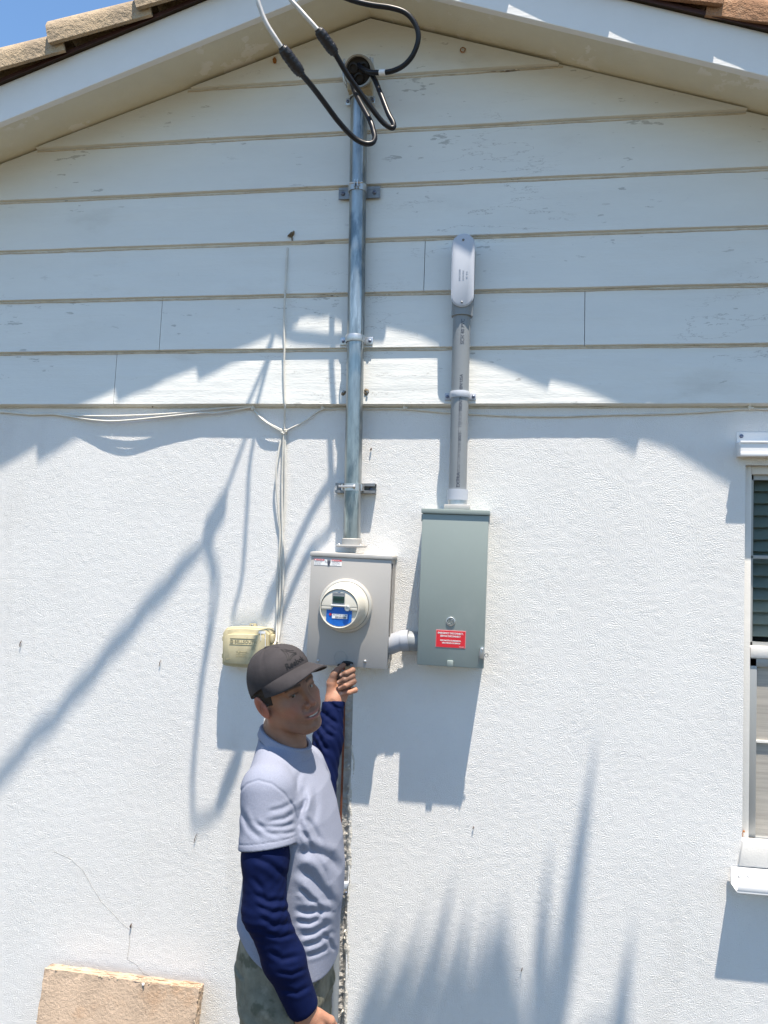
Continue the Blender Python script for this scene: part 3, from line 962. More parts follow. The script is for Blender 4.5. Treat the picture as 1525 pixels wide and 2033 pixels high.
# ------------------------------------------------------------------ service cables
CLAMP = Vector((-0.765, -0.50, 4.155))
SVEC = Vector((-0.57, 1.0, -4.15))
def cable(label, dark, splice, grey, rs=0.0085, extra=None):
    t = thing('service_cable', label, 'cable', dark[0], group='cables at the weatherhead')
    off = Vector(dark[0])
    L = lambda P: [Vector(p) - off for p in P]
    bm = bmesh.new(); tube(bm, L(dark), rs, 12, 8)
    obj('black_lead', bm, M['black_cable'], t, smooth=70)
    if splice:
        P = L(splice)
        bm = bmesh.new()
        rr = lambda u: (0.0105 if u < 0.06 or u > 0.94 else 0.0155 + 0.0006 * math.sin(u * 46) + (0.002 if 0.2 < u < 0.8 else 0))
        tube(bm, [P[0].lerp(P[1], i / 24) for i in range(25)], rr, 14, smooth=False)
        obj('taped_splice', bm, M['tape'], t, smooth=50)
    if grey:
        bm = bmesh.new(); tube(bm, L(grey), 0.0068, 10, 8)
        obj('aluminium_wire', bm, M['grey_cable'], t, smooth=70)
    if extra: extra(t, off)
    return t
A_ = lambda *r: [at(x, y, -t) for x, y, t in r]
d1 = A_((697, 150, .135), (702, 176, .18), (716, 205, .23), (735, 240, .275), (742, 262, .288), (744, 275, .294), (738, 284, .30), (722, 284, .308), (700, 271, .322), (672, 241, .362), (645, 205, .415), (620, 172, .47), (597, 145, .52))
cable('black cable with the lowest drip loop, spliced to a pale wire at the left', d1, A_((600, 149, .515), (558, 92, .578)),
      A_((559, 94, .577), (546, 74, .59), (530, 48, .602), (518, 20, .612), (511, -10, .62)) + [at(x, y, 0) - SVEC * t for x, y, t in ((382, 1575, .628), (389, 1470, .632), (403, 1345, .627), (421, 1250, .615), (433, 1160, .59), (423, 1112, .55))] + [CLAMP])
d2 = A_((724, 136, .135), (741, 152, .17), (756, 187, .21), (771, 225, .24), (781, 244, .25), (781, 253, .254), (773, 252, .258), (756, 238, .270), (722, 193, .305), (690, 148, .35), (664, 104, .395))
cable('black cable crossing in front of the weatherhead, with the right-hand pointed loop', d2, A_((667, 108, .39), (630, 57, .447)),
      A_((632, 60, .445), (614, 40, .455), (596, 20, .463), (575, -4, .472), (566, -30, .474)) + [at(x, y, 0) - SVEC * t for x, y, t in ((480, 1150, .455), (490, 1020, .435), (499, 900, .415))] + [CLAMP + Vector((0.13, 0.16, 0))])
d3 = A_((704, 120, .125), (714, 131, .155), (728, 141, .185), (745, 144, .200), (775, 142, .212), (800, 131, .222), (818, 112, .232), (829, 86, .242), (830, 63, .25), (820, 40, .258), (803, 24, .264), (775, 15, .27), (740, 10, .275), (712, 4, .278), (685, -5, .28), (650, -22, .285), (610, -60, .29)) + [Vector((-0.60, -0.30, 4.06)), CLAMP + Vector((0.14, 0.17, 0))]
def tagband(t, off):
    bm = bmesh.new()
    a, b = at(754, 144.5, -.203), at(766, 143.5, -.2085)
    tube(bm, [a - off, b - off], 0.0098, 14, smooth=False)
    obj('white_tag', bm, M['white'], t, smooth=40)
cable('black cable arching wide to the right of the weatherhead, with a white tag', d3, None, None, extra=tagband)
# dead-end clamp and the twisted drop to the pole
t = thing('service_drop', 'twisted overhead service drop running up and left out of the picture', 'cable', CLAMP)
bm = bmesh.new()
tube(bm, [(0.15, 0.18, 0.0), (0.06, 0.07, 0.0), (0, 0, 0)], 0.006, 8)
obj('anchor_wire', bm, M['zinc'], t)
bm = bmesh.new()
tube(bm, [(0.045, 0.035, 0.0), (-0.02, 0, 0.004)], 0.017, 10, smooth=False)
obj('wedge_clamp', bm, M['zinc'], t)
end = Vector((-1.45, -0.78, 4.32)) - CLAMP
far = Vector((-9.0, -4.2, 6.4)) - CLAMP
base = catmull([Vector((0, 0, 0)), end * 0.30 + Vector((0, 0, 0.01)), end * 0.65, end, end * 2 + Vector((0, -.1, 0.05)), far * 0.5, far], 28)
for k in range(3):
    P = []
    s = 0
    for i, p in enumerate(base):
        if i: s += (p - base[i - 1]).length
        an = s * 2 * PI / 0.38 + 2 * PI * k / 3
        r_ = 0.0085 * min(1, s / 0.1)
        P.append(p + Vector((0.25, 0.2, math.cos(an))) * r_ * 0 + Vector((0, math.sin(an) * r_, math.cos(an) * r_)))
    bm = bmesh.new(); tube(bm, P, 0.0062, 8, smooth=False)
    obj('strand', bm, M['black_cable'] if k else M['grey_cable'], t, smooth=70)
# third tail drooping from the clamp
lp = [at(x, y, 0) - SVEC * q - CLAMP for x, y, q in ((404, 1086, .51), (419, 1125, .53), (420, 1180, .555), (414, 1250, .585), (397, 1360, .615), (388, 1455, .635), (380, 1550, .65))]
bm = bmesh.new(); tube(bm, lp, 0.006, 8)
obj('neutral_tail', bm, M['grey_cable'], t, smooth=70)

# ------------------------------------------------------------------ meter box
mc = at(690, 1320, -0.12)
YF = -0.120
box_top = at(694, 1104, YF).z
mt = thing('meter_box', 'grey meter socket box on the stucco under the steel mast', 'meter box', (mc.x - 0.0045, 0, mc.z), (0, math.radians(1.1), 0))
MW, MH = 0.1385, box_top - mc.z
mloc = Vector((mc.x - 0.0045, 0, mc.z))
mrot = Matrix.Rotation(-math.radians(1.1), 4, 'Y')
def ml(px, py, Y=YF):
    return mrot @ (at(px, py, Y) - mloc)
bm = bmesh.new()
box(bm, -MW + 0.003, MW - 0.003, -0.108, -0.001, 0.0, MH - 0.004, 0.002)
obj('body', bm, M['meter_grey'], mt, smooth=40)
bm = bmesh.new()
box(bm, -MW, MW, YF, -0.100, -0.004, MH - 0.0062, 0.0025)
box(bm, -MW + 0.0005, MW - 0.0005, YF + 0.0005, YF + 0.006, -0.006, 0.002, 0.001)
obj('cover', bm, M['meter_grey'], mt, smooth=40)
bm = bmesh.new()
prism(bm, [(-MW - 0.004, MH - 0.0055), (MW + 0.004, MH - 0.0055), (MW + 0.004, MH + 0.004), (MW, MH + 0.009), (-MW, MH + 0.009), (-MW - 0.004, MH + 0.004)], YF - 0.0035, -0.001, bev=0.0015)
obj('drip_hood', bm, M['meter_edge'], mt, smooth=40)
bm = bmesh.new()
for k in range(2):
    box(bm, MW - 0.0025 + 0.002, MW + 0.0015, -0.085 + k * 0.05, -0.05 + k * 0.035, 0.01, MH - 0.02, 0.0004)
obj('side_seam', bm, M['meter_grey'], mt)
# raised ring around the meter and the embossed knockout
mm = ml(687, 1202, YF)
bm = bmesh.new()
lathe(bm, [(0.0905, 0.0), (0.0905, 0.010), (0.087, 0.0155), (0.082, 0.0165), (0.080, 0.012)], 64, axis_to((mm.x, YF - 0.0002, mm.z), FRONT))
obj('meter_ring', bm, M['meter_ring'], mt, smooth=50)
kk = ml(676, 1306, YF)
bm = bmesh.new()
lathe(bm, [(0.0225, 0), (0.022, 0.0012), (0.0212, 0.0012), (0.0207, 0.0)], 40, axis_to((kk.x, YF, kk.z), FRONT))
obj('embossed_circle', bm, M['meter_grey'], mt, smooth=40)
q = ml(725, 1313, YF)
screw(mt, (q.x, YF, q.z), 0.0052, 'screw_bright')
for px, py in ((666, 1314),):
    q = ml(px, py, YF)
    screw(mt, (q.x - 0.06, YF, q.z), 0.0045, 'screw_bright')
# latch the man is holding
q = ml(688, 1318, YF)
la = empty('latch'); la.parent = mt
la['label'] = 'black latch on the lower edge of the cover'
bm = bmesh.new()
prism(bm, [(q.x - 0.016, q.z + 0.002), (q.x + 0.022, q.z - 0.003), (q.x + 0.024, q.z + 0.006), (q.x + 0.010, q.z + 0.011), (q.x - 0.010, q.z + 0.010)], YF - 0.012, YF - 0.0008, bev=0.002)
box(bm, q.x - 0.026, q.x + 0.010, YF - 0.030, YF - 0.0005, q.z - 0.0035, q.z - 0.0005, 0.0008)
obj('hasp', bm, M['black_plastic'], la, smooth=40)
bm = bmesh.new()
lathe(bm, [(0.004, -0.006), (0.004, 0.006)], 10, axis_to((q.x + 0.019, YF - 0.014, q.z), FRONT), True, True)
tube(bm, [(q.x - 0.012, YF - 0.024, q.z - 0.004), (q.x - 0.009, YF - 0.026, q.z - 0.018), (q.x - 0.001, YF - 0.026, q.z - 0.020)], 0.004, 8)
obj('latch_pin', bm, M['zinc_dark'], la, smooth=40)
# warning sticker
a, b = ml(624, 1109, YF), ml(678.5, 1124, YF)
lab = empty('warning_label'); lab.parent = mt
lab['label'] = 'small white and red electrical warning sticker'
lx0, lx1, lz1, lz0 = a.x, b.x, a.z, b.z
bm = bmesh.new(); box(bm, lx0, lx1, YF - 0.0007, YF - 0.0001, lz0, lz1)
obj('sticker', bm, M['white'], lab)
w3 = (lx1 - lx0)
bm = bmesh.new()
box(bm, lx0 + w3 * .005, lx0 + w3 * .365, YF - 0.0012, YF - 0.0008, lz1 - (lz1 - lz0) * .27, lz1 - 0.0003)
obj('red_band', bm, M['red'], lab)
bm = bmesh.new()
box(bm, lx0 + w3 * .635, lx0 + w3 * .995, YF - 0.0012, YF - 0.0008, lz1 - (lz1 - lz0) * .27, lz1 - 0.0003)
obj('red_band', bm, M['red'], lab)
zc = lz1 - (lz1 - lz0) * .145
text('lettering', 'DANGER', 0.0064, (lx0 + w3 * .21, YF - 0.0015, zc), M['white'], lab, align='CENTER')
text('lettering', 'PELIGRO', 0.0058, (lx0 + w3 * .825, YF - 0.0015, zc), M['white'], lab, align='CENTER')
for xx in (lx0 + w3 * .05, lx0 + w3 * .68):
    bm = bmesh.new()
    prism(bm, [(xx - .0028, zc - .0025), (xx + .0028, zc - .0025), (xx, zc + .0026)], YF - 0.0016, YF - 0.0013)
    obj('warning_triangle', bm, M['white'], lab)
lines = ['Hazardous voltage', 'Will shock, burn', 'or cause death.', 'Turn off power.']
for i, s in enumerate(lines):
    text('lettering', s, 0.0036, (lx0 + w3 * .02, YF - 0.0009, lz1 - (lz1 - lz0) * (.38 + .165 * i)), M['ink'], lab)
lines = ['Tension peligrosa', 'Puede electrocutar', 'o causar la muerte', 'Desconecte.']
for i, s in enumerate(lines):
    text('lettering', s, 0.0036, (lx0 + w3 * .645, YF - 0.0009, lz1 - (lz1 - lz0) * (.38 + .165 * i)), M['ink'], lab)
hx, hz = lx0 + w3 * .54, (lz0 + lz1) / 2
bm = bmesh.new()
prism(bm, [(hx - .006, hz - .002), (hx + .005, hz - .002), (hx + .0055, hz + .004), (hx - .006, hz + .004)], YF - .0012, YF - .0008)
prism(bm, [(hx - .004, hz - .011), (hx + .003, hz - .011), (hx + .004, hz - .0021), (hx - .005, hz - .0021)], YF - .0012, YF - .0008)
for i in range(4):
    prism(bm, [(hx - .0058 + i * .0029, hz + .0041), (hx - .0036 + i * .0029, hz + .0041), (hx - .0036 + i * .0029, hz + .0095), (hx - .0058 + i * .0029, hz + .0095)], YF - .0012, YF - .0008)
prism(bm, [(hx - .018, hz + .009), (hx - .010, hz + .003), (hx - .012, hz + .002), (hx - .007, hz - .001), (hx - .013, hz + .001), (hx - .011, hz + .003)], YF - .0012, YF - .0008)
obj('hand_pictogram', bm, M['ink'], lab)

# ------------------------------------------------------------------ electric meter
mw = mloc + mrot.inverted() @ Vector((mm.x, YF, mm.z))
em = thing('electric_meter', 'round cream electric meter with a small display, plugged into the meter box', 'meter', mw, (0, math.radians(1.1), 0))
D0 = 0.108        # how far the face stands out
bm = bmesh.new()
mtx = axis_to((0, 0, 0), FRONT)
lathe(bm, [(0.080, 0.006), (0.0805, 0.020), (0.0745, 0.024), (0.0715, 0.028), (0.0700, 0.075), (0.0665, 0.098), (0.0655, 0.112), (0.0630, 0.1155), (0.0612, 0.1145), (0.0608, D0)], 72, mtx)
obj('housing', bm, M['ivory'], em, smooth=35)
bm = bmesh.new()
lathe(bm, [(0.0612, D0 - 0.001), (0.0, D0 - 0.001)], 64, mtx)
obj('face', bm, M['ivory'], em)
yf = -D0
def disc_part(zlo, zhi, r=0.0585, n=40):
    P = []
    for i in range(n):
        a_ = 2 * PI * i / n
        P.append((r * math.cos(a_), r * math.sin(a_)))
    P = clip(P, 0, 1, zhi); P = clip(P, 0, -1, -zlo)
    return P
bm = bmesh.new()
prism(bm, clip(clip(disc_part(-0.08, 0.004), 1, 0, 0.042), -1, 0, 0.042), yf - 0.0016, yf - 0.0002)
obj('nameplate', bm, M['blue_face'], em)
bm = bmesh.new()          # cream visor, upper half with stepped lower edge
P = disc_part(0.004, 0.08, 0.0595)
prism(bm, P, yf - 0.005, yf - 0.0002, bev=0.0012)
prism(bm, [(-0.0595, -0.006), (-0.026, -0.006), (-0.020, 0.0038), (-0.059, 0.0038)], yf - 0.005, yf - 0.0002, bev=0.0012)
prism(bm, [(0.030, -0.006), (0.0595, -0.006), (0.059, 0.0038), (0.024, 0.0038)], yf - 0.005, yf - 0.0002, bev=0.0012)
obj('visor', bm, M['ivory'], em, smooth=40)
bm = bmesh.new(); box(bm, -0.024, 0.018, yf - 0.0062, yf - 0.005, 0.009, 0.051, 0.0005)
obj('display_bezel', bm, M['pvc'], em)
bm = bmesh.new(); box(bm, -0.021, 0.016, yf - 0.0072, yf - 0.0064, 0.017, 0.0385)
obj('display', bm, M['lcd'], em)
text('digits', '888888', 0.0125, (-0.0025, yf - 0.0074, 0.0278), M['lcd_digit'], em, align='CENTER', spacing=1.02)
text('lettering', 'KILOWATTHOURS', 0.0042, (-0.003, yf - 0.0064, 0.0445), M['ink'], em, align='CENTER')
bm = bmesh.new(); box(bm, -0.026, 0.020, yf - 0.0095, yf - 0.0052, 0.0075, 0.0105, 0.0006)
obj('display_ledge', bm, M['white'], em)
bm = bmesh.new()
lathe(bm, [(0.0095, 0.0), (0.0095, 0.007), (0.008, 0.009), (0.005, 0.009), (0.005, 0.007), (0, 0.007)], 24, axis_to((0.028, yf - 0.004, 0.0015), FRONT))
obj('reset_knob', bm, M['zinc'], em, smooth=40)
bm = bmesh.new(); box(bm, -0.0225, 0.028, yf - 0.0028, yf - 0.0018, -0.0335, -0.0185)
obj('number_label', bm, M['white'], em)
text('lettering', 'AC277134 3L 5B', 0.0066, (0.003, yf - 0.0031, -0.0222), M['ink'], em, align='CENTER')
bm = bmesh.new()
xx = -0.012
while xx < 0.024:
    w_ = random.choice((0.0005, 0.0009, 0.0014))
    box(bm, xx, xx + w_, yf - 0.0031, yf - 0.0029, -0.0325, -0.0262)
    xx += w_ + random.choice((0.0006, 0.0011))
obj('barcode', bm, M['ink'], em)
bm = bmesh.new()
lathe(bm, [(0.0042, 0), (0.0042, 0.0012), (0, 0.0012)], 16, axis_to((-0.0285, yf - 0.0018, -0.021), FRONT))
obj('red_mark', bm, M['red_dot'], em)
bm = bmesh.new(); box(bm, -0.006, 0.004, yf - 0.009, yf - 0.001, 0.060, 0.0645, 0.001)
obj('cover_tab', bm, M['ivory'], em)

# ------------------------------------------------------------------ disconnect box
dc = at(894, 1322, -0.12)
dtop = at(904, 1019, -0.12).z
dloc = Vector((dc.x - 0.0005, 0, dc.z))
da = math.radians(0.75)
db = thing('disconnect_box', 'tall green-grey disconnect enclosure with a red emergency label', 'disconnect box', dloc, (0, da, 0))
drot = Matrix.Rotation(-da, 4, 'Y')
def dl(px, py, Y=-0.12): return drot @ (at(px, py, Y) - dloc)
DW, DH = 0.1105, dtop - dc.z
bm = bmesh.new(); box(bm, -DW + 0.003, DW - 0.003, -0.106, -0.001, 0.001, DH - 0.002, 0.002)
obj('body', bm, M['box_green'], db, smooth=40)
bm = bmesh.new(); box(bm, -DW, DW, -0.120, -0.100, -0.003, DH - 0.004, 0.003)
obj('cover', bm, M['box_green'], db, smooth=40)
bm = bmesh.new(); box(bm, -DW - 0.003, DW + 0.003, -0.1255, -0.001, DH - 0.0035, DH + 0.013, 0.002)
obj('drip_hood', bm, M['box_green'], db, smooth=40)
q = dl(895, 1234)
em_ = empty('emblem'); em_.parent = db; em_['label'] = 'round pressed metal monogram'
bm = bmesh.new()
lathe(bm, [(0.0150, 0), (0.0150, 0.0030), (0.0140, 0.0038), (0.0126, 0.0038), (0.0118, 0.0008)], 40, axis_to((q.x, -0.1201, q.z), FRONT))
for k in range(4):
    a0 = PI / 4 + k * PI / 2
    P = []
    for i in range(10):
        a_ = a0 + i * 0.16 - 0.7; rr = 0.0112 - i * 0.0004
        P.append((q.x + rr * math.cos(a_), -0.1230, q.z + rr * math.sin(a_)))
    tube(bm, P, 0.0009, 6)
obj('ring', bm, M['zinc'], em_, smooth=50)
text('lettering', 'GE', 0.0135, (q.x, -0.1218, q.z), M['screw_bright'], em_, extrude=0.0009, align='CENTER', spacing=0.85)
a, b = dl(866, 1250), dl(924, 1288)
rl = empty('emergency_label'); rl.parent = db; rl['label'] = 'red label with white emergency disconnect lettering'
bm = bmesh.new(); box(bm, a.x, b.x, -0.1212, -0.1201, b.z, a.z, 0.0004)
obj('label_border', bm, M['label_edge'], rl)
bm = bmesh.new(); box(bm, a.x + 0.0018, b.x - 0.0018, -0.1217, -0.1213, b.z + 0.0018, a.z - 0.0018)
obj('label_field', bm, M['red'], rl)
W_, H_ = b.x - a.x, a.z - b.z
xc = (a.x + b.x) / 2
text('lettering', 'EMERGENCY DISCONNECT,', 0.0082, (xc - 0.001, -0.1220, a.z - H_ * .17), M['white'], rl, 0.0001, 'CENTER', bold=0.00018, fx=0.82)
text('lettering', 'SERVICE DISCONNECT', 0.0082, (xc - 0.001, -0.1220, a.z - H_ * .34), M['white'], rl, 0.0001, 'CENTER', bold=0.00018, fx=0.80)
text('lettering', 'DESCONEXIÓN DE EMERGENCIA,', 0.0062, (xc, -0.1220, a.z - H_ * .59), M['white'], rl, 0.0001, 'CENTER', bold=0.00018, fx=0.74)
text('lettering', 'DESCONEXIÓN DE SERVICIO', 0.0062, (xc + .002, -0.1220, a.z - H_ * .73), M['white'], rl, 0.0001, 'CENTER', bold=0.00018, fx=0.74)
text('lettering', '10015372P1', 0.0035, (b.x - 0.004, -0.1220, b.z + H_ * .08), M['white'], rl, 0.0, 'RIGHT')
q = dl(894, 1314)
bm = bmesh.new()
prism(bm, [(q.x - 0.0105, -0.0025), (q.x + 0.0105, -0.0025), (q.x + 0.0105, 0.016), (q.x + 0.0085, 0.0185), (q.x - 0.0085, 0.0185), (q.x - 0.0105, 0.016)], -0.1255, -0.1202, bev=0.0015)
obj('pull_tab', bm, M['box_green'], db, smooth=40)
q = dl(957, 1299)
hp = empty('hasp'); hp.parent = db; hp['label'] = 'steel padlock hasp at the lower right corner'
bm = bmesh.new()
P = []
for i in range(17):
    a_ = PI * i / 16
    P.append((q.x + 0.0060 * math.cos(a_), q.z + 0.018 + 0.0060 * math.sin(a_)))
P += [(q.x - 0.0060, q.z - 0.012), (q.x + 0.0064, q.z - 0.015)]
prism(bm, P, -0.1275, -0.1203, bev=0.001)
obj('hasp_plate', bm, M['zinc'], hp, smooth=40)
screw(hp, (q.x, -0.1275, q.z + 0.017), 0.0036, 'screw_bright')
bm = bmesh.new()
tube(bm, [(q.x - 0.0075, -0.1245, q.z + 0.012), (q.x - 0.008, -0.128, q.z - 0.006), (q.x - 0.010, -0.1265, q.z - 0.028)], 0.0011, 6)
tube(bm, [(q.x + 0.0065, -0.1245, q.z + 0.006), (q.x + 0.006, -0.128, q.z - 0.010), (q.x + 0.004, -0.1265, q.z - 0.028)], 0.0014, 6)
P = [(q.x + 0.0145 + 0.0055 * math.cos(a_ * PI / 8), -0.122, q.z - 0.002 + 0.0055 * math.sin(a_ * PI / 8)) for a_ in range(17)]
tube(bm, P, 0.0013, 6)
obj('seal_wire', bm, M['zinc_dark'], hp, smooth=60)
for s in (-1, 1):
    bm = bmesh.new()
    box(bm, s * DW - 0.003, s * DW + 0.003, -0.1155, -0.104, DH - 0.030, DH - 0.006, 0.001)
    obj('side_latch', bm, M['zinc_dark'], db)

# ------------------------------------------------------------------ plastic riser
YP = -0.062
RP = 0.0300
pv = thing('plastic_riser', 'grey plastic conduit riser with a white-lidded conduit body, above the disconnect box', 'conduit', (0, 0, 0))
rt, rb = at(917, 625, YP), at(908.5, 985, YP)
bm = bmesh.new(); tube(bm, [rt, rb], RP, 40, smooth=False)
obj('pipe', bm, M['pvc'], pv, smooth=60)
def pvc_at(py): return rt.lerp(rb, (py - 625) / (985 - 625))
# coupling and hub on the box
b0 = pvc_at(972); b1 = pvc_at(993)
bm = bmesh.new(); tube(bm, [b0, b1], 0.0352, 40, smooth=False)
obj('coupling', bm, M['pvc_light'], pv, smooth=40)
bm = bmesh.new(); tube(bm, [b1 + Vector((0, 0, 0.0002)), b1 - Vector((0, 0, 0.018))], 0.0325, 32, smooth=False)
obj('threaded_nipple', bm, M['zinc'], pv, smooth=40)
bm = bmesh.new(); box(bm, b1.x - 0.043, b1.x + 0.043, YP - 0.040, YP + 0.040, dtop + 0.0135, b1.z - 0.0165, 0.002)
obj('hub_plate', bm, M['meter_edge'], pv, smooth=40)
# conduit body
lb0, lb1 = at(920, 470, -0.105), at(918, 603, -0.105)
def stadium(cx, z0, z1, r, n=16):
    P = [(cx + r * math.cos(PI * i / n), z1 - r + r * math.sin(PI * i / n)) for i in range(n + 1)]
    P += [(cx + r * math.cos(PI + PI * i / n), z0 + r + r * math.sin(PI + PI * i / n)) for i in range(n + 1)]
    return P
lx = (lb0.x + lb1.x) / 2
lt, lbz = at(920, 463, -0.105).z, at(918, 609, -0.105).z
cb = empty('conduit_body'); cb.parent = pv
bm = bmesh.new()
prism(bm, stadium(lx, lbz + 0.001, lt - 0.001, 0.0375), -0.098, -0.020, bev=0.002)
tube(bm, [(lx - 0.001, YP, lbz + 0.03), (lx - 0.0015, YP, lbz - 0.022)], 0.0365, 36, smooth=False)
tube(bm, [(lx, -0.045, lt - 0.045), (lx, -0.005, lt - 0.045)], 0.0365, 28, smooth=False)
obj('shell', bm, M['pvc'], cb, smooth=40)
bm = bmesh.new()
prism(bm, stadium(lx, lbz, lt, 0.0388), -0.104, -0.0985, bev=0.0025)
prism(bm, stadium(lx, lbz + 0.004, lt - 0.004, 0.0348), -0.1062, -0.1035, bev=0.001)
obj('cover', bm, M['pvc_light'], cb, smooth=40)
for py in (476, 600):
    q = at(920 if py < 500 else 917, py, -0.106)
    screw(cb, (q.x, -0.106, q.z), 0.0042, 'zinc_dark')
for i, (s, sz) in enumerate((('2 INCH LB', 0.0085), ('RIGID PVC', 0.0075), ('UL  E73', 0.0075))):
    q = at(921 - 6 + i * 7, 545, -0.1065)
    text('embossed_lettering', s, sz, (q.x - 0.003, -0.1065, q.z), M['pvc_light'], cb, 0.0007, 'CENTER', rot=-PI / 2)
# strap
c = pvc_at(785); c = Vector((c.x, YP, c.z))
e = strap(c, 'pipe_strap', pv, RP, 0.011, 0.024, -0.0285, 'pvc_light', ridged=True)
e['label'] = 'light grey plastic strap round the riser'
# printed legend wrapped on the pipe
def wrap_text(body, size, py, ang, m):
    me = text_mesh(body, size, 0, 'LEFT')
    base_ = pvc_at(py)
    ax = (rt - rb).normalized()
    n = len(me.vertices)
    for v in me.vertices:
        s, h = v.co.x, v.co.y
        a_ = ang - h / (RP + 0.0005)
        v.co = base_ + ax * s + Vector((math.sin(a_), -math.cos(a_), 0)) * (RP + 0.0006)
    me.materials.clear()
    link_mesh('printed_legend', me, m, pv)
M['ink_grey'] = mat('faded_ink', (0.17, 0.18, 0.20), 0.6)
wrap_text('EXTRA', 0.0165, 969, 0.10, M['ink'])
wrap_text('SAFE RIGID CON NO. 40   90°C', 0.0125, 958, 0.12, M['ink_grey'])
wrap_text('2 IN.', 0.0130, 897, 0.16, M['ink_grey'])
wrap_text('8005', 0.0140, 878, 0.16, M['ink'])
wrap_text('15JUL2017/35', 0.0150, 852, 0.14, M['ink_grey'])
wrap_text('NON MADE', 0.0150, 819, 0.18, M['ink'])
wrap_text('IN USA', 0.0150, 774, 0.18, M['ink'])
wrap_text('SCH 40 PVC', 0.0165, 688, 0.22, M['ink'])
bm = bmesh.new()
for (pa, pb_) in ((969, 757), (688, 640)):
    A, B = pvc_at(pa), pvc_at(pb_)
    for i in range(12):
        p0, p1 = A.lerp(B, i / 12), A.lerp(B, (i + 1) / 12)
        q4 = []
        for p_, a_ in ((p0, -0.05 + 0.10 * i / 12), (p0, -0.02 + 0.10 * i / 12), (p1, -0.02 + 0.10 * (i + 1) / 12), (p1, -0.05 + 0.10 * (i + 1) / 12)):
            q4.append(bm.verts.new(p_ + Vector((math.sin(a_), -math.cos(a_), 0)) * (RP + 0.0005)))
        bm.faces.new(q4)
obj('printed_line', bm, M['ink'], pv)

# ------------------------------------------------------------------ conduit between the boxes
cp = thing('connecting_conduit', 'short grey plastic offset fitting joining the meter box to the disconnect box', 'conduit')
YC = -0.062
bm = bmesh.new()
P0, P1, P2, P3 = at(752, 1283, YC), at(770, 1281, YC), at(793, 1273, YC), at(803, 1271, YC)
tube(bm, [P0, P1, P2, P3], 0.0335, 32, 10)
obj('elbow', bm, M['pvc_mid'], cp, smooth=60)
bm = bmesh.new()
tube(bm, [at(797, 1272.5, YC), at(812, 1271.5, YC)], 0.0362, 32, smooth=False)
obj('bell', bm, M['pvc_mid'], cp, smooth=40)
bm = bmesh.new()
tube(bm, [at(811, 1272, YC), at(838, 1275, YC)], 0.0330, 32, smooth=False)
obj('nipple', bm, M['pvc'], cp, smooth=40)
bm = bmesh.new()
tube(bm, [at(761.5, 1282, YC), at(766, 1281.5, YC)], 0.0375, 24, smooth=False)
obj('locknut', bm, M['pvc'], cp, smooth=40)

# ------------------------------------------------------------------ telephone box
tc0 = at(484, 1325, -0.078)
tbx = thing('telephone_box', 'beige telephone interface box with white paint drips, left of the meter box', 'telephone box', (tc0.x, 0, tc0.z), (0, math.radians(-0.4), 0))
tl = lambda px, py, Y=-0.078: at(px, py, Y) - Vector((tc0.x, 0, tc0.z))
TW, TH = 0.0835, tl(484, 1248).z
def bulge(x0, x1, z0, z1, up, y0, y1, bev, n=12):
    P = [(x0, z0 + 0.006), (x0 + 0.006, z0)]
    P += [(x0 + (x1 - x0) * i / n, z0 - up * 0.6 * (1 - (2 * i / n - 1) ** 2)) for i in range(1, n)]
    P += [(x1 - 0.006, z0), (x1, z0 + 0.006), (x1, z1 - 0.012), (x1 - 0.010, z1)]
    P += [(x1 - (x1 - x0) * i / n, z1 + up * (1 - (2 * i / n - 1) ** 2)) for i in range(1, n)]
    P += [(x0 + 0.010, z1), (x0, z1 - 0.012)]
    return P
bm = bmesh.new(); prism(bm, bulge(-TW - 0.004, TW + 0.004, -0.002, TH - 0.004, 0.006, 0, 0, 0), -0.046, -0.001, bev=0.003)
obj('base', bm, M['beige_box'], tbx, smooth=40)
bm = bmesh.new()
prism(bm, bulge(-TW, TW, 0.002, TH - 0.008, 0.006, 0, 0, 0), -0.066, -0.0465, bev=0.006)
prism(bm, bulge(-TW + 0.010, TW - 0.008, 0.012, TH - 0.024, 0.004, 0, 0, 0), -0.078, -0.064, bev=0.005)
obj('lid', bm, M['beige_box'], tbx, smooth=40)
zt_ = TH - 0.046
bm = bmesh.new()
for (x0, x1, z_) in ((-0.052, 0.040, zt_ + 0.011), (-0.054, 0.042, zt_ - 0.010)):
    box(bm, x0, x1, -0.0790, -0.0779, z_ - 0.0007, z_ + 0.0007)
for i in range(3):
    box(bm, 0.027, 0.041, -0.0787, -0.0779, zt_ - 0.0165 - i * 0.004, zt_ - 0.0155 - i * 0.004)
for i in range(2):
    box(bm, -0.066, -0.050 - i * 0.007, -0.0787, -0.0779, 0.0275 - i * 0.004, 0.0285 - i * 0.004)
obj('moulded_line', bm, M['beige_line'], tbx)
text('embossed_lettering', 'BELLSOUTH', 0.0155, (-0.036, -0.0782, zt_), M['beige_line'], tbx, 0.0006, fx=0.98)
bm = bmesh.new()
lathe(bm, [(0.0062, 0), (0.0062, 0.0010), (0.0052, 0.0010), (0.0052, 0)], 24, axis_to((-0.046, -0.0781, zt_), FRONT))
prism(bm, [(-0.0495, zt_ - 0.003), (-0.0425, zt_ - 0.003), (-0.044, zt_ - 0.0008), (-0.0445, zt_ + 0.0025), (-0.046, zt_ + 0.0038), (-0.0475, zt_ + 0.0025), (-0.048, zt_ - 0.0008)], -0.0790, -0.0779)
obj('bell_emblem', bm, M['beige_line'], tbx)
for i, s in enumerate(('TELEPHONE', 'NETWORK', 'INTERFACE')):
    text('embossed_lettering', s, 0.0072, (-0.010, -0.0782, 0.052 - i * 0.0075), M['beige_line'], tbx, 0.0004, 'CENTER')
bm = bmesh.new()
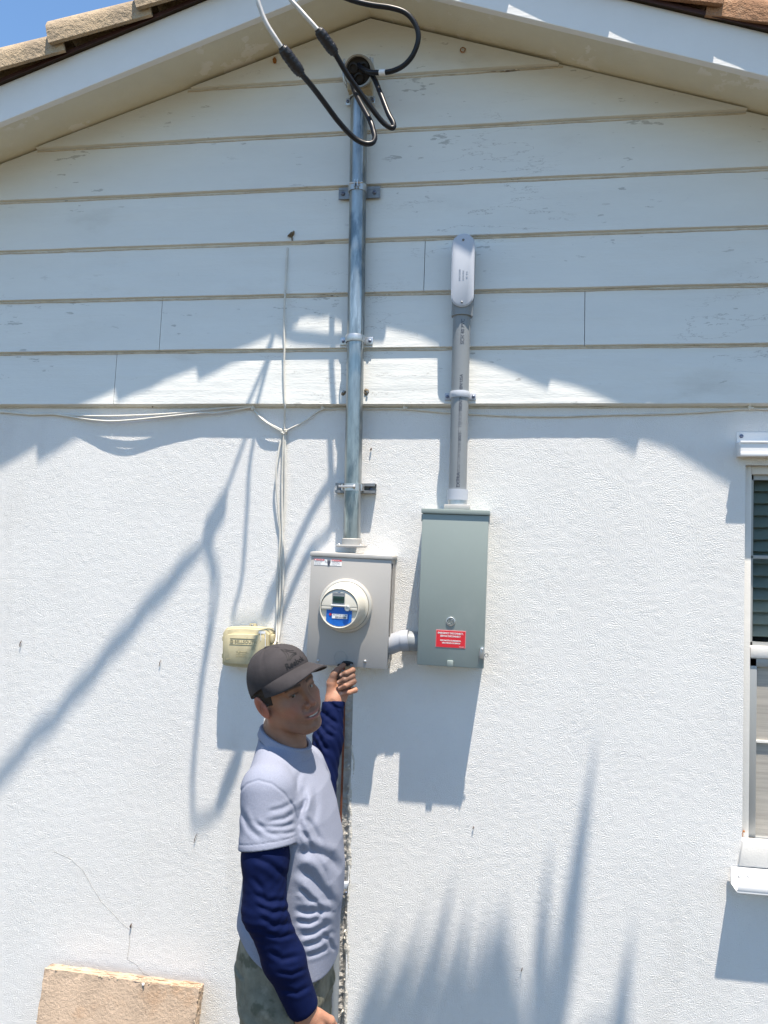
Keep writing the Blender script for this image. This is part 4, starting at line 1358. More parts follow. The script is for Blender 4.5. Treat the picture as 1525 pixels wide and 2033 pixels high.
for (px, pa, pb_) in ((518, 1258, 1272), (527, 1260, 1284)):
    a, b = tl(px, pa, -0.079), tl(px, pb_, -0.079)
    tube(bm, [(a.x, -0.0778, a.z), (b.x, -0.0782, b.z)], lambda u: 0.0016 - 0.0005 * u, 8, smooth=False)
a = tl(520, 1256)
prism(bm, [(a.x - 0.012, a.z - 0.003), (a.x + 0.013, a.z - 0.004), (a.x + 0.015, a.z + 0.004), (a.x - 0.009, a.z + 0.005)], -0.0788, -0.0775)
obj('paint_drip', bm, M['white'], tbx, smooth=60)
a = tl(503, 1243, -0.006)
tab = empty('mounting_tab'); tab.parent = tbx
bm = bmesh.new(); box(bm, a.x - 0.012, a.x + 0.012, -0.010, -0.002, a.z - 0.012, a.z + 0.010, 0.002)
obj('plate', bm, M['beige_box'], tab, smooth=40)
screw(tab, (a.x - 0.002, -0.010, a.z + 0.002), 0.005, 'zinc_dark')
bm = bmesh.new()
for px, py in ((440, 1267), (438.5, 1301)):
    a = tl(px, py, -0.04)
    box(bm, -TW - 0.008, -TW - 0.003, -0.050, -0.030, a.z - 0.008, a.z + 0.008, 0.0015)
obj('hinge', bm, M['beige_line'], tbx)
a = tl(541, 1268, -0.04)
bm = bmesh.new(); box(bm, TW + 0.003, TW + 0.012, -0.055, -0.025, a.z - 0.014, a.z + 0.014, 0.002)
box(bm, TW + 0.004, TW + 0.020, -0.05, -0.02, a.z - 0.026, a.z - 0.016, 0.003)
obj('side_clasp', bm, M['beige_box'], tbx, smooth=40)

# ------------------------------------------------------------------ telephone wires
def wire(label, *strands, r=0.0026, clips=(), knots=(), group='telephone wires on the wall'):
    t = thing('telephone_wire', label, 'wire', group=group)
    for s in strands:
        bm = bmesh.new()
        tube(bm, [at(x, y, -d_) for x, y, d_ in s], r, 8, 6)
        obj('strand', bm, M['wire_white'], t, smooth=70)
    for (x, y, d_) in clips:
        p = at(x, y, -d_)
        bm = bmesh.new()
        box(bm, p.x - 0.005, p.x + 0.005, -d_ - 0.006, -d_ + 0.004, p.z - 0.010, p.z + 0.012, 0.002)
        tube(bm, [(p.x + 0.006, -d_ - 0.002, p.z - 0.002), (p.x + 0.009, -d_ - 0.010, p.z - 0.004)], 0.0028, 8, smooth=False)
        obj('wire_clip', bm, M['wire_white'], t, smooth=40)
    for (x, y, d_) in knots:
        p = at(x, y, -d_)
        bm = bmesh.new()
        for k in range(5):
            c = p + Vector(RNG.uniform(-0.004, 0.004, 3))
            a_ = RNG.uniform(0, PI); 
            P = [c + Vector((0.008 * math.cos(a_ + i), 0.005 * math.sin(2 * i), 0.007 * math.sin(a_ + i))) for i in np.linspace(0, 5.4, 9)]
            tube(bm, P, r * 0.95, 7, 4)
        obj('knot', bm, M['wire_white'], t, smooth=70)
    return t
wire('single pale wire hanging down the siding from below the old knot',
     [(571, 492, .018), (568, 540, .030), (566, 580, .036), (564, 640, .034), (565, 690, .034), (564, 730, .033), (565, 780, .034), (566, 806, .034), (565, 830, .014), (564, 853, .010)], knots=[(565, 856, .012)], r=0.0036)
wire('three pale wires dropping together from the knot to the telephone box',
     [(560, 862, .010), (553, 900, .016), (548, 945, .020), (552, 1010, .014), (556, 1060, .008), (552, 1130, .008), (550, 1200, .010), (549, 1262, .03), (545, 1280, .05)],
     [(566, 862, .010), (566, 930, .012), (565, 1000, .010), (560, 1080, .008), (557, 1150, .010), (554, 1220, .012), (553, 1280, .03)],
     [(563, 862, .013), (560, 960, .010), (561, 1060, .012), (563, 1120, .014), (561, 1190, .014), (557, 1240, .016), (552, 1275, .03)], r=0.0036)
wire('two pale wires sagging along the top of the stucco to the left edge',
     [(-60, 814, .006), (0, 817, .006), (60, 822, .006), (100, 821, .007), (150, 825, .012), (190, 826, .02), (260, 825, .025), (340, 821, .020), (420, 812, .014), (500, 806, .010)],
     [(-60, 817, .006), (0, 818, .006), (60, 823, .006), (110, 823, .008), (170, 832, .016), (215, 836, .024), (260, 834, .028), (330, 827, .022), (400, 820, .018), (430, 820, .016), (500, 808, .012)],
     clips=[(502, 809, .010)], r=0.0034)
wire('short pale wire slanting from the clip down to the knot', [(504, 812, .010), (512, 822, .014), (530, 838, .018), (548, 848, .016), (562, 855, .012)], [(505, 815, .012), (520, 832, .02), (540, 846, .018), (560, 857, .013)], r=0.0032)
wire('pale wire running right along the top of the stucco behind the conduits', [(566, 856, .010), (580, 849, .010), (605, 836, .010), (636, 814, .008), (660, 812, .006), (720, 812, .005), (800, 812, .006), (850, 816, .006), (900, 820, .006), (1000, 825, .006), (1100, 827, .006), (1200, 824, .006), (1300, 822, .006), (1400, 818, .006), (1486, 812, .006), (1560, 815, .006)],
     clips=[(640, 809, .007), (803, 808, .007), (1488, 808, .007)], r=0.0030)
# frayed old knot on the lip above
kn = thing('old_wire_knot', 'frayed brown end of an old wire stuck on the siding, above the hanging wire', 'wire knot', at(579, 466, -.028))
bm = bmesh.new()
for k in range(9):
    a_ = RNG.uniform(0, 2 * PI); s = RNG.uniform(0.5, 1.0)
    P = [Vector((0.012 * s * math.cos(a_ + i * 0.7) , -0.006 + 0.006 * math.sin(i), 0.009 * s * math.sin(a_ + i))) for i in np.linspace(0, 4.5, 8)]
    tube(bm, P, 0.0020, 6, 4)
tube(bm, [(0.002, -0.004, -0.008), (0.004, -0.004, -0.022)], 0.0028, 7, smooth=False)
obj('strand', bm, M['old_wood'], kn, smooth=70)

# ------------------------------------------------------------------ small things on the wall
for px, lab_ in ((683, 'weathered wood plug left of the mast at its bare middle'), (730, 'weathered wood plug right of the mast at its bare middle')):
    p = at(px, 779, -.022)
    t = thing('wood_plug', lab_, 'wood plug', p, group='old wood plugs behind the mast')
    bm = bmesh.new()
    for k in range(5):
        chip(bm, RNG.uniform(-0.006, 0.006, 3) * np.array([1, 0.5, 0.8]), (0.011, 0.008, 0.009))
    obj('splintered_wood', bm, M['old_wood'], t)
    bm = bmesh.new()
    lathe(bm, [(0.0035, 0), (0.0035, 0.0035), (0, 0.0035)], 10, axis_to((0.001, -0.010, 0), FRONT))
    obj('nail_head', bm, M['zinc_dark'], t)
for (px, py, lab_) in ((545, 119, 'rust stain on the top siding board left of the weatherhead'), (919, 99, 'rust ring on the top siding board right of the weatherhead')):
    p = at(px, py, -.0285)
    bm = bmesh.new()
    n = 14
    P = []
    for i in range(n):
        a_ = 2 * PI * i / n
        rr = 0.0075 * (1 + 0.12 * math.sin(2 * a_ + px) + 0.07 * math.sin(5 * a_))
        P.append((rr * math.cos(a_), rr * 1.25 * math.sin(a_)))
    if px < 700:
        prism(bm, P, -0.0014, 0.006)
    else:
        t_ = bmesh.new()
        tube(bm, [(x, -0.0005, z_) for x, z_ in P + P[:1]], 0.0018, 6, 4)
    tag(obj('rusty_nail_head', bm, M['rust']), lab_, 'nail').location = p
bits = [(41, 1278, 14, 2, 'dry leaf fragment at the far left of the stucco'), (318, 1316, 12, 1.5, 'dry leaf fragment between the left edge and the telephone box'),
        (388, 1664, 20, 1.2, 'thin twig bit inside the tip of the cable shadow'), (260, 1838, 9, 3, 'dark leaf fragment above the tan paver'),
        (737, 892, 4, 3, 'dark screw hole right of the mast'), (940, 1643, 6, 2, 'tiny dark bit below the disconnect box'),
        (1036, 1925, 8, 1.5, 'tiny dark sliver low on the stucco among the palm shadows'), (304, 806, 7, 3, 'brown leaf bit under the siding lip at left')]
for (px, py, l, w_, lab_) in bits:
    y0 = -0.003
    p = at(px, py, y0)
    h = l / 1140.0; ww = max(w_ / 570.0 * 0.55, 0.0012)
    bm = bmesh.new()
    tube(bm, [(-h * 0.28, 0.001, -h), (0, -0.004, 0.1 * h), (h * 0.30, 0, h)], lambda u, ww=ww: ww * (0.35 + 0.65 * math.sin(PI * (0.15 + 0.8 * u))), 6, 4)
    tag(obj('dry_leaf_bit' if py != 892 else 'screw_hole', bm, M['leaf_bit']), lab_, 'leaf bit' if py != 892 else 'hole', None if py == 892 else 'leaf bits stuck on the wall').location = p

# ------------------------------------------------------------------ ground wire and lower conduit in the chase
gw = thing('ground_wire', 'brown copper ground wire running down the chiselled groove', 'wire')
bm = bmesh.new()
tube(bm, [at(683, 1322, -.03), at(683.5, 1380, -.006), at(682.5, 1450, -.005), at(679, 1560, -.004), at(676, 1640, -.004), at(673, 1720, -.003), at(671, 1790, -.003)], 0.0042, 10, 8)
obj('wire', bm, M['copper'], gw, smooth=70)
gc = thing('ground_conduit', 'slim grey plastic pipe standing in the groove behind the man', 'conduit')
a, b = at(671, 1770, -.012), at(662, 2150, -.012)
bm = bmesh.new()
tube(bm, [a, b, Vector((b.x - 0.004, -0.012, 0.0))], 0.0115, 20, smooth=False)
obj('pipe', bm, M['pvc'], gc, smooth=60)
bm = bmesh.new()
q = at(689, 1762, -.012)
prism(bm, [(q.x - 0.020, q.z - 0.002), (q.x + 0.001, q.z - 0.002), (q.x + 0.006, q.z + 0.020), (q.x - 0.020, q.z + 0.016)], -0.022, -0.002, bev=0.002)
obj('bracket', bm, M['pvc_light'], gc, smooth=40)
q = at(686, 1781, -.03)
screw(gc, (q.x, -0.022, q.z + 0.012), 0.0035)

# ------------------------------------------------------------------ paver
sa, sb = at(90, 1916, -.055), at(392, 1950, -.055)
pav = thing('leaning_paver', 'square tan concrete paver leaning against the wall at the lower left', 'paver', (sa.x + 0.30, -0.16, 0.0), (math.radians(-10), math.radians(0.8), 0))
PWD = (sb - sa).length
ph = sa.z / math.cos(math.radians(10))
bm = bmesh.new()
t_ = bmesh.new()
box(t_, -PWD / 2, PWD / 2, -0.024, 0.024, 0.0, ph, 0.0)
bmesh.ops.subdivide_edges(t_, edges=t_.edges[:], cuts=24, use_grid_fill=True)
for v in t_.verts:
    ex = min(PWD / 2 - abs(v.co.x), 0.02); ez = min(ph - v.co.z, 0.02)
    if ex < 0.003 or ez < 0.003:
        v.co += Vector(RNG.uniform(-0.0028, 0.0028, 3))
    v.co.x -= 0.02 * (ph - v.co.z)
merge(bm, t_)
o = obj('slab', bm, M['paver'], pav)
bm = bmesh.new()
for k in range(240):
    u = RNG.rand()
    if u < 0.62:
        p = Vector((RNG.uniform(-PWD / 2, PWD / 2), RNG.uniform(-0.025, 0.022), ph + RNG.uniform(-0.004, 0.001)))
    else:
        zz_ = RNG.uniform(ph - 0.35, ph)
        p = Vector(((1 if u > .72 else -1) * PWD / 2 - 0.02 * (ph - zz_) + RNG.uniform(-0.003, 0.001) * (1 if u > .72 else -1), RNG.uniform(-0.025, 0.02), zz_))
    chip(bm, p, RNG.uniform(0.002, 0.005, 3))
tag(obj('chipped_edge', bm, M['paver_edge'], pav), kind='stuff')
q = at(287, 1952, -.085)
p_ = pav.rotation_euler.to_matrix().inverted() @ (q - Vector(pav.location))
bm = bmesh.new()
for k in range(4): chip(bm, Vector((p_.x, -0.028, p_.z)) + Vector(RNG.uniform(-.003, .003, 3)), (0.004, 0.003, 0.004))
obj('paint_blob', bm, M['white'], pav)

# fine crack in the stucco
cr = [(108, 1690), (140, 1706), (165, 1728), (178, 1750), (200, 1790), (232, 1822), (248, 1838), (256, 1846), (258, 1862), (252, 1905), (270, 1915), (286, 1933), (300, 1938)]
bm = bmesh.new()
C_ = [at(x + RNG.uniform(-2, 2), y, 0) for x, y in cr]
P = []
for a, b in zip(C_, C_[1:]):
    for i in range(4):
        p = a.lerp(b, i / 4); P.append((p.x + RNG.uniform(-0.0016, 0.0016), 0.0003, p.z))
tube(bm, P, 0.0011, 5, smooth=False)
obj('hairline_crack', bm, M['mortar'], house)

# ------------------------------------------------------------------ palm outside the picture, whose fronds shade the wall
CW = Vector((2.4, -2.3, 0))
palm = thing('palm_tree', 'palm tree in front of the house whose fronds shade the lower right of the wall', 'palm tree', CW)
PH_ = 5.75
bm = bmesh.new()
tube(bm, [(0.05, 0, 0), (0.0, 0.02, 1.5), (-0.06, 0.05, 3.2), (-0.02, 0.02, 4.6), (0.0, 0.0, PH_)], lambda u: 0.17 - 0.06 * u + 0.008 * math.sin(u * 150), 16, 24)
obj('trunk', bm, M['bark'], palm, smooth=60)
def leaflet(bm, a, b, d_, w):
    t_ = (d_ - a).normalized()
    wv = t_.cross(Vector((0.3, 0.2, 1))).normalized() * w
    q = [bm.verts.new(x) for x in (a - wv * .5, a + wv * .5, b + wv, b - wv)]
    bm.faces.new(q)
    bm.faces.new((q[3], q[2], bm.verts.new(d_)))
def frond(az, el, L, droop, seed):
    r_ = np.random.RandomState(seed)
    bm = bmesh.new()
    N = 14
    pts = []
    p = Vector((0, 0, PH_)); e_ = el
    for i in range(N + 1):
        pts.append(p.copy())
        p = p + Vector((math.cos(az) * math.cos(e_), math.sin(az) * math.cos(e_), math.sin(e_))) * (L / N)
        e_ -= droop / N
    tube(bm, pts, lambda u: 0.016 * (1 - 0.8 * u) + 0.002, 6, smooth=False)
    C = catmull(pts, 3)
    side = Vector((-math.sin(az), math.cos(az), 0))
    for i, c_ in enumerate(C):
        u = i / len(C)
        if u < 0.15: continue
        fw = (C[min(i + 1, len(C) - 1)] - C[i - 1]).normalized()
        ll = 0.45 * math.sin(PI * min(1, 0.22 + 0.72 * u)) * r_.uniform(0.8, 1.1)
        for s in (-1, 1):
            dv = (fw * 0.55 + side * s * 0.75 + Vector((0, 0, -0.35 + r_.uniform(-.2, .1)))).normalized()
            leaflet(bm, c_, c_ + dv * ll * 0.5 + Vector((0, 0, -0.02)), c_ + dv * ll + Vector((0, 0, -0.22 * ll)), 0.017)
    return obj('frond', bm, M['frond'], palm)
for k in range(12):
    az = 2 * PI * k / 12 + 0.1 * math.sin(k * 5)
    frond(az, (0.95, 0.6, 0.25)[k % 3], 0.85 if math.sin(az) > 0.15 else 1.9, 1.5, k)
# the frond that reaches over towards the wall, its leaflets hanging wallwards
SV = Vector((-0.57, 1.0, -4.15))
bm = bmesh.new()
TB = 1.40
rach = [Vector((0, 0, PH_)), Vector((-0.45, 0.45, PH_ + 0.33))] + [at(x, 2150, 0) - SV * TB - CW for x in (1260, 1080, 900, 680)]
tube(bm, rach, lambda u: 0.018 * (1 - 0.75 * u), 7, 8)
rr_ = np.random.RandomState(4)
L_ = [(680, 792, 1840, .026), (700, 812, 1880, .022), (722, 826, 1860, .020), (745, 850, 1800, .024), (770, 862, 1850, .020), (795, 878, 1835, .022), (815, 904, 1735, .028), (840, 915, 1830, .024), (862, 922, 1870, .022), (885, 932, 1790, .028),
      (905, 944, 1850, .024), (925, 955, 1880, .024), (945, 966, 1800, .030), (965, 985, 1815, .032), (982, 998, 1780, .032), (1000, 1008, 1830, .034), (1016, 1018, 1880, .030), (1032, 1034, 1930, .024), (1052, 1092, 1670, .027), (1062, 1090, 1740, .022), (1074, 1100, 1850, .020),
      (1088, 1186, 1450, .034), (1096, 1172, 1600, .028), (1086, 1146, 1760, .026), (1078, 1130, 1850, .022), (1214, 1258, 1830, .024), (1226, 1252, 1890, .020), (860, 900, 1900, .024), (960, 975, 1900, .028), (1010, 1000, 1930, .026)]
for bx_, tx_, ty_, w_ in L_:
    a = at(bx_, 2150, 0) - SV * TB - CW
    W_t = at(tx_, ty_, 0)
    zt_ = a.z - rr_.uniform(0.10, 0.20)
    tt_ = (zt_ - W_t.z) / 4.15
    d_ = W_t - SV * tt_ - CW
    leaflet(bm, a, a.lerp(d_, 0.45) + Vector((0, 0, 0.015)), d_, w_)
obj('frond', bm, M['frond'], palm, label='frond arching over towards the house wall')
# ------------------------------------------------------------------ the man (implicit surfaces meshed with surface nets)
def npv(v): return np.array((v[0], v[1], v[2]), dtype=np.float32)
def smin(a, b, k):
    h = np.clip(0.5 + 0.5 * (b - a) / k, 0, 1)
    return b + (a - b) * h - k * h * (1 - h)
def smax(a, b, k): return -smin(-a, -b, k)
def sph(P, c, r): return np.linalg.norm(P - npv(c), axis=1) - r
def ell(P, c, r):
    q = (P - npv(c)) / npv(r)
    k0 = np.linalg.norm(q, axis=1)
    k1 = np.linalg.norm(q / npv(r), axis=1) + 1e-9
    return k0 * (k0 - 1) / k1
def cap(P, a, b, ra, rb=None):
    rb = ra if rb is None else rb
    a, b = npv(a), npv(b)
    ab = b - a
    t = np.clip((P - a) @ ab / (ab @ ab), 0, 1)
    return np.linalg.norm(P - a - t[:, None] * ab, axis=1) - (ra + (rb - ra) * t)
def chain(P, pts, k):
    d = None
    for (a, ra), (b, rb) in zip(pts, pts[1:]):
        e = cap(P, a, b, ra, rb)
        d = e if d is None else smin(d, e, k)
    return d
def axial(P, a, b):
    a, b = npv(a), npv(b)
    ab = b - a; L = np.linalg.norm(ab); u = ab / L
    s = (P - a) @ u
    q = P - a - s[:, None] * u
    return s, q
_fn, _rn, _un, _cn = npv(_f), npv(_r), npv(_u), npv(CAM)
def pix(P):
    d = P - _cn
    z = d @ _fn
    return PW / 2 + FPX * (d @ _rn) / z, PH / 2 - FPX * (d @ _un) / z
def pdist(px, py, pts):
    best = np.full(px.shape, 1e9, np.float32)
    tt = np.zeros(px.shape, np.float32)
    n = len(pts) - 1
    for i in range(n):
        ax, ay = pts[i]; bx, by = pts[i + 1]
        dx, dy = bx - ax, by - ay
        t = np.clip(((px - ax) * dx + (py - ay) * dy) / (dx * dx + dy * dy), 0, 1)
        d = np.hypot(px - ax - t * dx, py - ay - t * dy)
        m_ = d < best
        best = np.where(m_, d, best); tt = np.where(m_, (i + t) / n, tt)
    return best, tt
def lump(P, s, seed=0):
    r_ = np.random.RandomState(seed)
    o = np.zeros(len(P), np.float32)
    for i in range(6):
        k = r_.normal(size=3); k /= np.linalg.norm(k)
        o += np.sin(P @ (k * s * r_.uniform(0.6, 1.7)).astype(np.float32) + r_.uniform(0, 6))
    return o / 6

def sdf_mesh(name, f, lo, hi, h, m, parent, paint=None):
    B = 8
    lo = np.array(lo, np.float32)
    nb = np.ceil((np.array(hi) - lo) / (h * B)).astype(int)
    n = nb * B
    gx = [lo[i] + (np.arange(nb[i]) * B + B / 2 - 0.5) * h for i in range(3)]
    Cn = np.stack(np.meshgrid(*gx, indexing='ij'), -1).reshape(-1, 3).astype(np.float32)
    dc_ = f(Cn)
    act = np.abs(dc_) < h * B * 1.15 + 0.004
    D = np.where(dc_ < 0, -1.0, 1.0).astype(np.float32).reshape(nb)
    D = D.repeat(B, 0).repeat(B, 1).repeat(B, 2)
    idx = np.argwhere(act.reshape(nb))
    off = np.stack(np.meshgrid(np.arange(B), np.arange(B), np.arange(B), indexing='ij'), -1).reshape(-1, 3)
    for s in range(0, len(idx), 1500):
        I = (idx[s:s + 1500, None, :] * B + off[None]).reshape(-1, 3)
        v = f(lo + I.astype(np.float32) * h)
        D[I[:, 0], I[:, 1], I[:, 2]] = v
    S = D < 0
    c = S[:-1, :-1, :-1]
    al, an = c.copy(), c.copy()
    for dx in (0, 1):
        for dy in (0, 1):
            for dz in (0, 1):
                q = S[dx:n[0] - 1 + dx, dy:n[1] - 1 + dy, dz:n[2] - 1 + dz]
                al &= q; an |= q
    cells = np.argwhere(an & ~al)
    vid = np.full(c.shape, -1, np.int32)
    vid[cells[:, 0], cells[:, 1], cells[:, 2]] = np.arange(len(cells))
    acc = np.zeros((len(cells), 3), np.float32); cnt = np.zeros(len(cells), np.float32)
    cor = [(a, b, e) for a in (0, 1) for b in (0, 1) for e in (0, 1)]
    val = {q: D[cells[:, 0] + q[0], cells[:, 1] + q[1], cells[:, 2] + q[2]] for q in cor}
    for q in cor:
        for ax in range(3):
            if q[ax] == 0:
                p = list(q); p[ax] = 1; p = tuple(p)
                a, b = val[q], val[p]
                cr = (a < 0) != (b < 0)
                t = np.where(cr, a / np.where(cr, a - b, 1), 0)
                pt_ = np.tile(np.array(q, np.float32), (len(cells), 1)); pt_[:, ax] += t
                acc += pt_ * cr[:, None]; cnt += cr
    verts = lo + (cells + acc / cnt[:, None]) * h
    quads = []
    for ax in range(3):
        sl0 = [slice(None)] * 3; sl1 = [slice(None)] * 3
        sl0[ax] = slice(0, -1); sl1[ax] = slice(1, None)
        a, b = S[tuple(sl0)], S[tuple(sl1)]
        E_ = np.argwhere(a != b)
        o1, o2 = (ax + 1) % 3, (ax + 2) % 3
        E_ = E_[(E_[:, o1] > 0) & (E_[:, o2] > 0) & (E_[:, o1] < n[o1] - 1) & (E_[:, o2] < n[o2] - 1)]
        flip = S[E_[:, 0], E_[:, 1], E_[:, 2]]
        def cid(d1, d2):
            q = E_.copy(); q[:, o1] += d1; q[:, o2] += d2
            return vid[q[:, 0], q[:, 1], q[:, 2]]
        Q = np.stack([cid(-1, -1), cid(0, -1), cid(0, 0), cid(-1, 0)], 1)
        Q[~flip] = Q[~flip][:, ::-1]
        quads.append(Q)
    Q = np.concatenate(quads)
    Q = Q[(Q >= 0).all(1)]
    me = bpy.data.meshes.new(name)
    me.vertices.add(len(verts)); me.vertices.foreach_set('co', verts.astype(np.float32).ravel())
    me.loops.add(len(Q) * 4); me.loops.foreach_set('vertex_index', Q.ravel().astype(np.int32))
    me.polygons.add(len(Q)); me.polygons.foreach_set('loop_start', np.arange(0, len(Q) * 4, 4, dtype=np.int32))
    me.polygons.foreach_set('use_smooth', np.ones(len(Q), bool))
    me.update(calc_edges=True)
    me.validate()
    if paint:
        ca = me.color_attributes.new('Col', 'FLOAT_COLOR', 'POINT')
        co = np.ones((len(verts), 4), np.float32); co[:, :3] = paint(verts)
        ca.data.foreach_set('color', co.ravel())
    return link_mesh(name, me, m, parent)

def attr_mat(name, rough, spec, bump=None, sss=0.0):
    m = mat(name, (0.5, 0.5, 0.5), rough, spec=spec, bump=bump)
    N, L = nt(m)
    a = N.new('ShaderNodeAttribute'); a.attribute_name = 'Col'
    b = N['Principled BSDF']
    L.new(a.outputs['Color'], b.inputs['Base Color'])
    if sss:
        b.inputs['Subsurface Weight'].default_value = sss
        b.inputs['Subsurface Radius'].default_value = (0.010, 0.004, 0.002)
        b.inputs['Subsurface Scale'].default_value = 0.5
    return m
M['skin'] = attr_mat('skin', 0.52, 0.35, [(520, 0.0007, (1, 1, 1)), (160, 0.0006, (1, 1, 1))], 0.10)
M['cap'] = mat('cap_cloth', (0.045, 0.041, 0.044), 0.85, spec=0.2, var=0.16, vscale=22, bump=[(700, 0.0004, (1, 1, 1))])
M['cap_print'] = mat('cap_embroidery', (0.006, 0.006, 0.008), 0.7)
M['hair'] = mat('dark_hair', (0.022, 0.016, 0.012), 0.7, bump=[(700, 0.002, (1, 1, 0.3))])
M['tee'] = mat('heather_tee', (0.25, 0.27, 0.345), 0.9, spec=0.15, var=0.12, vscale=420, bump=[(900, 0.0004, (1, 1, 1)), (140, 0.0005, (1, 1, 1))])
overlay(M['tee'], (0.45, 0.40, 0.33), 4.5, 0.66, 0.80, detail=6, amount=0.4)
M['seam'] = mat('tee_seam', (0.40, 0.41, 0.50), 0.9)
M['blue_shirt'] = mat('navy_undershirt', (0.0019, 0.0065, 0.042), 0.8, spec=0.12, var=0.1, vscale=60, bump=[(800, 0.0003, (1, 1, 1))])
M['trousers'] = mat('olive_trousers', (0.185, 0.18, 0.14), 0.85, spec=0.2, var=0.30, vscale=18, bump=[(900, 0.0004, (1, 1, 1))])
overlay(M['trousers'], (0.075, 0.08, 0.055), 16, 0.52, 0.62, detail=3, amount=0.7)
overlay(M['trousers'], (0.30, 0.28, 0.22), 13, 0.58, 0.68, detail=4, amount=0.6)
M['eye'] = attr_mat('eye', 0.15, 0.5)
M['shoe'] = mat('brown_boot', (0.10, 0.065, 0.04), 0.7, var=0.2, vscale=10)

man = thing('person', 'man in dark cap and pale tee over navy sleeves reaching up to the meter box', 'person', (-0.56, -0.55, 0))
MO = Vector((-0.56, -0.55, 0))

# head frame
HC = np.array((-0.584, -0.578, 1.669), np.float32)
Hm = (Matrix.Rotation(math.radians(-38), 3, 'Z') @ Matrix.Rotation(math.radians(-9), 3, 'Y') @ Matrix.Rotation(math.radians(18), 3, 'X'))
HR = np.array(Hm, np.float32)          # columns: facing, left, up
def hw(*p): return HC + HR @ np.array(p, np.float32)
def hl(P): return (P - HC) @ HR
NECK0 = np.array((-0.598, -0.552, 1.46))

def head(Q):
    """head in its own frame: +x facing, +y left, +z up"""
    A = np.abs(Q[:, 1])
    Y = np.stack([Q[:, 0], A, Q[:, 2]], 1)
    d = ell(Q, (-0.012, 0, 0.030), (0.100, 0.0765, 0.088))
    d = smin(d, ell(Q, (0.034, 0, -0.038), (0.058, 0.0585, 0.074)), 0.03)
    d = smin(d, cap(Y, (0.000, 0.050, -0.062), (0.062, 0.020, -0.101), 0.0155, 0.0150), 0.030)   # jaw
    d = smin(d, ell(Q, (0.074, 0, -0.101), (0.018, 0.020, 0.015)), 0.018)            # chin
    d = smin(d, ell(Y, (0.056, 0.043, -0.026), (0.022, 0.020, 0.018)), 0.022)         # cheekbone
    d = smin(d, ell(Y, (0.066, 0.030, -0.050), (0.020, 0.018, 0.016)), 0.018)         # smiling cheek
    d = smin(d, cap(Y, (0.084, 0.010, 0.020), (0.071, 0.044, 0.022), 0.0095, 0.008), 0.014)    # brow
    d = smax(d, -ell(Y, (0.098, 0.031, 0.001), (0.016, 0.0175, 0.0105)), 0.012)        # eye socket
    d = smin(d, cap(Y, (0.0785, 0.019, 0.0070), (0.0745, 0.043, 0.0060), 0.0056), 0.005)  # upper lid
    d = smin(d, cap(Y, (0.0785, 0.020, -0.0064), (0.0735, 0.042, -0.0058), 0.0050), 0.005) # lower lid
    d = smin(d, cap(Q, (0.087, 0, 0.008), (0.1085, 0, -0.033), 0.0072, 0.0092), 0.011)   # nose
    d = smin(d, ell(Y, (0.0965, 0.0125, -0.0375), (0.011, 0.0075, 0.0078)), 0.006)     # wings
    d = smax(d, -ell(Y, (0.1015, 0.0065, -0.0455), (0.0060, 0.0036, 0.0040)), 0.003)    # nostril
    d = smin(d, ell(Q, (0.082, 0, -0.066), (0.0175, 0.032, 0.020)), 0.014)             # muzzle
    z_m = -0.0685 + 7.0 * A * A * 1.0
    up = np.sqrt(((Q[:, 0] - 0.0955 + 9.0 * A * A) / 1.0) ** 2 + (Q[:, 2] - z_m - 0.0045) ** 2) - 0.0058 * np.clip(1 - (A / 0.030) ** 2, -4, 1)
    lw = np.sqrt(((Q[:, 0] - 0.0945 + 9.0 * A * A) / 1.0) ** 2 + (Q[:, 2] - z_m + 0.0062) ** 2) - 0.0068 * np.clip(1 - (A / 0.026) ** 2, -4, 1)
    d = smin(d, up, 0.004); d = smin(d, lw, 0.004)
    gl = np.sqrt(((Q[:, 0] - 0.1015 + 9.5 * A * A)) ** 2 + ((Q[:, 2] - z_m + 0.0003) * 1.0) ** 2) - 0.0042 * np.clip(1 - (A / 0.032) ** 4, -4, 1)
    d = smax(d, -gl, 0.002)
    d = smax(d, -cap(Y, (0.092, 0.0185, -0.036), (0.080, 0.034, -0.060), 0.0010), 0.006)  # nasolabial fold
    d = smax(d, -cap(Q, (0.1025, 0, -0.088), (0.098, 0, -0.088), 0.004), 0.012)         # under the lip
    # ears
    e = ell(np.stack([Q[:, 0] + 0.010 + 0.25 * (Q[:, 2] + 0.012), A - 0.0815 - 0.20 * (-(Q[:, 0] + 0.010)), Q[:, 2] + 0.012], 1), (0, 0, 0), (0.0185, 0.0065, 0.0320))
    e = smax(e, -ell(Y, (-0.009, 0.0935, -0.008), (0.0115, 0.0095, 0.0215)), 0.003)
    e = np.minimum(e, ell(Y, (-0.002, 0.083, -0.012), (0.006, 0.005, 0.010)))
    d = smin(d, e, 0.006)
    return d
RS, RE, RW_ = (-0.586, -0.722, 1.425), (-0.568, -0.768, 1.155), at(603, 2003, -0.725)
LS, LE, LW_ = (-0.575, -0.385, 1.405), at(633, 1582, -0.275), at(664, 1391, -0.195)
RW_, LE, LW_ = tuple(RW_), tuple(LE), tuple(LW_)
TORSO = [  # z, centre x, half depth, half width
    (0.80, -0.555, 0.105, 0.150), (0.90, -0.563, 0.128, 0.168), (1.00, -0.561, 0.133, 0.166), (1.10, -0.551, 0.134, 0.160), (1.18, -0.548, 0.132, 0.162),
    (1.26, -0.551, 0.126, 0.170), (1.34, -0.560, 0.114, 0.182), (1.41, -0.570, 0.098, 0.178), (1.455, -0.580, 0.080, 0.140), (1.49, -0.588, 0.070, 0.094), (1.53, -0.594, 0.062, 0.068), (1.57, -0.598, 0.056, 0.058)]
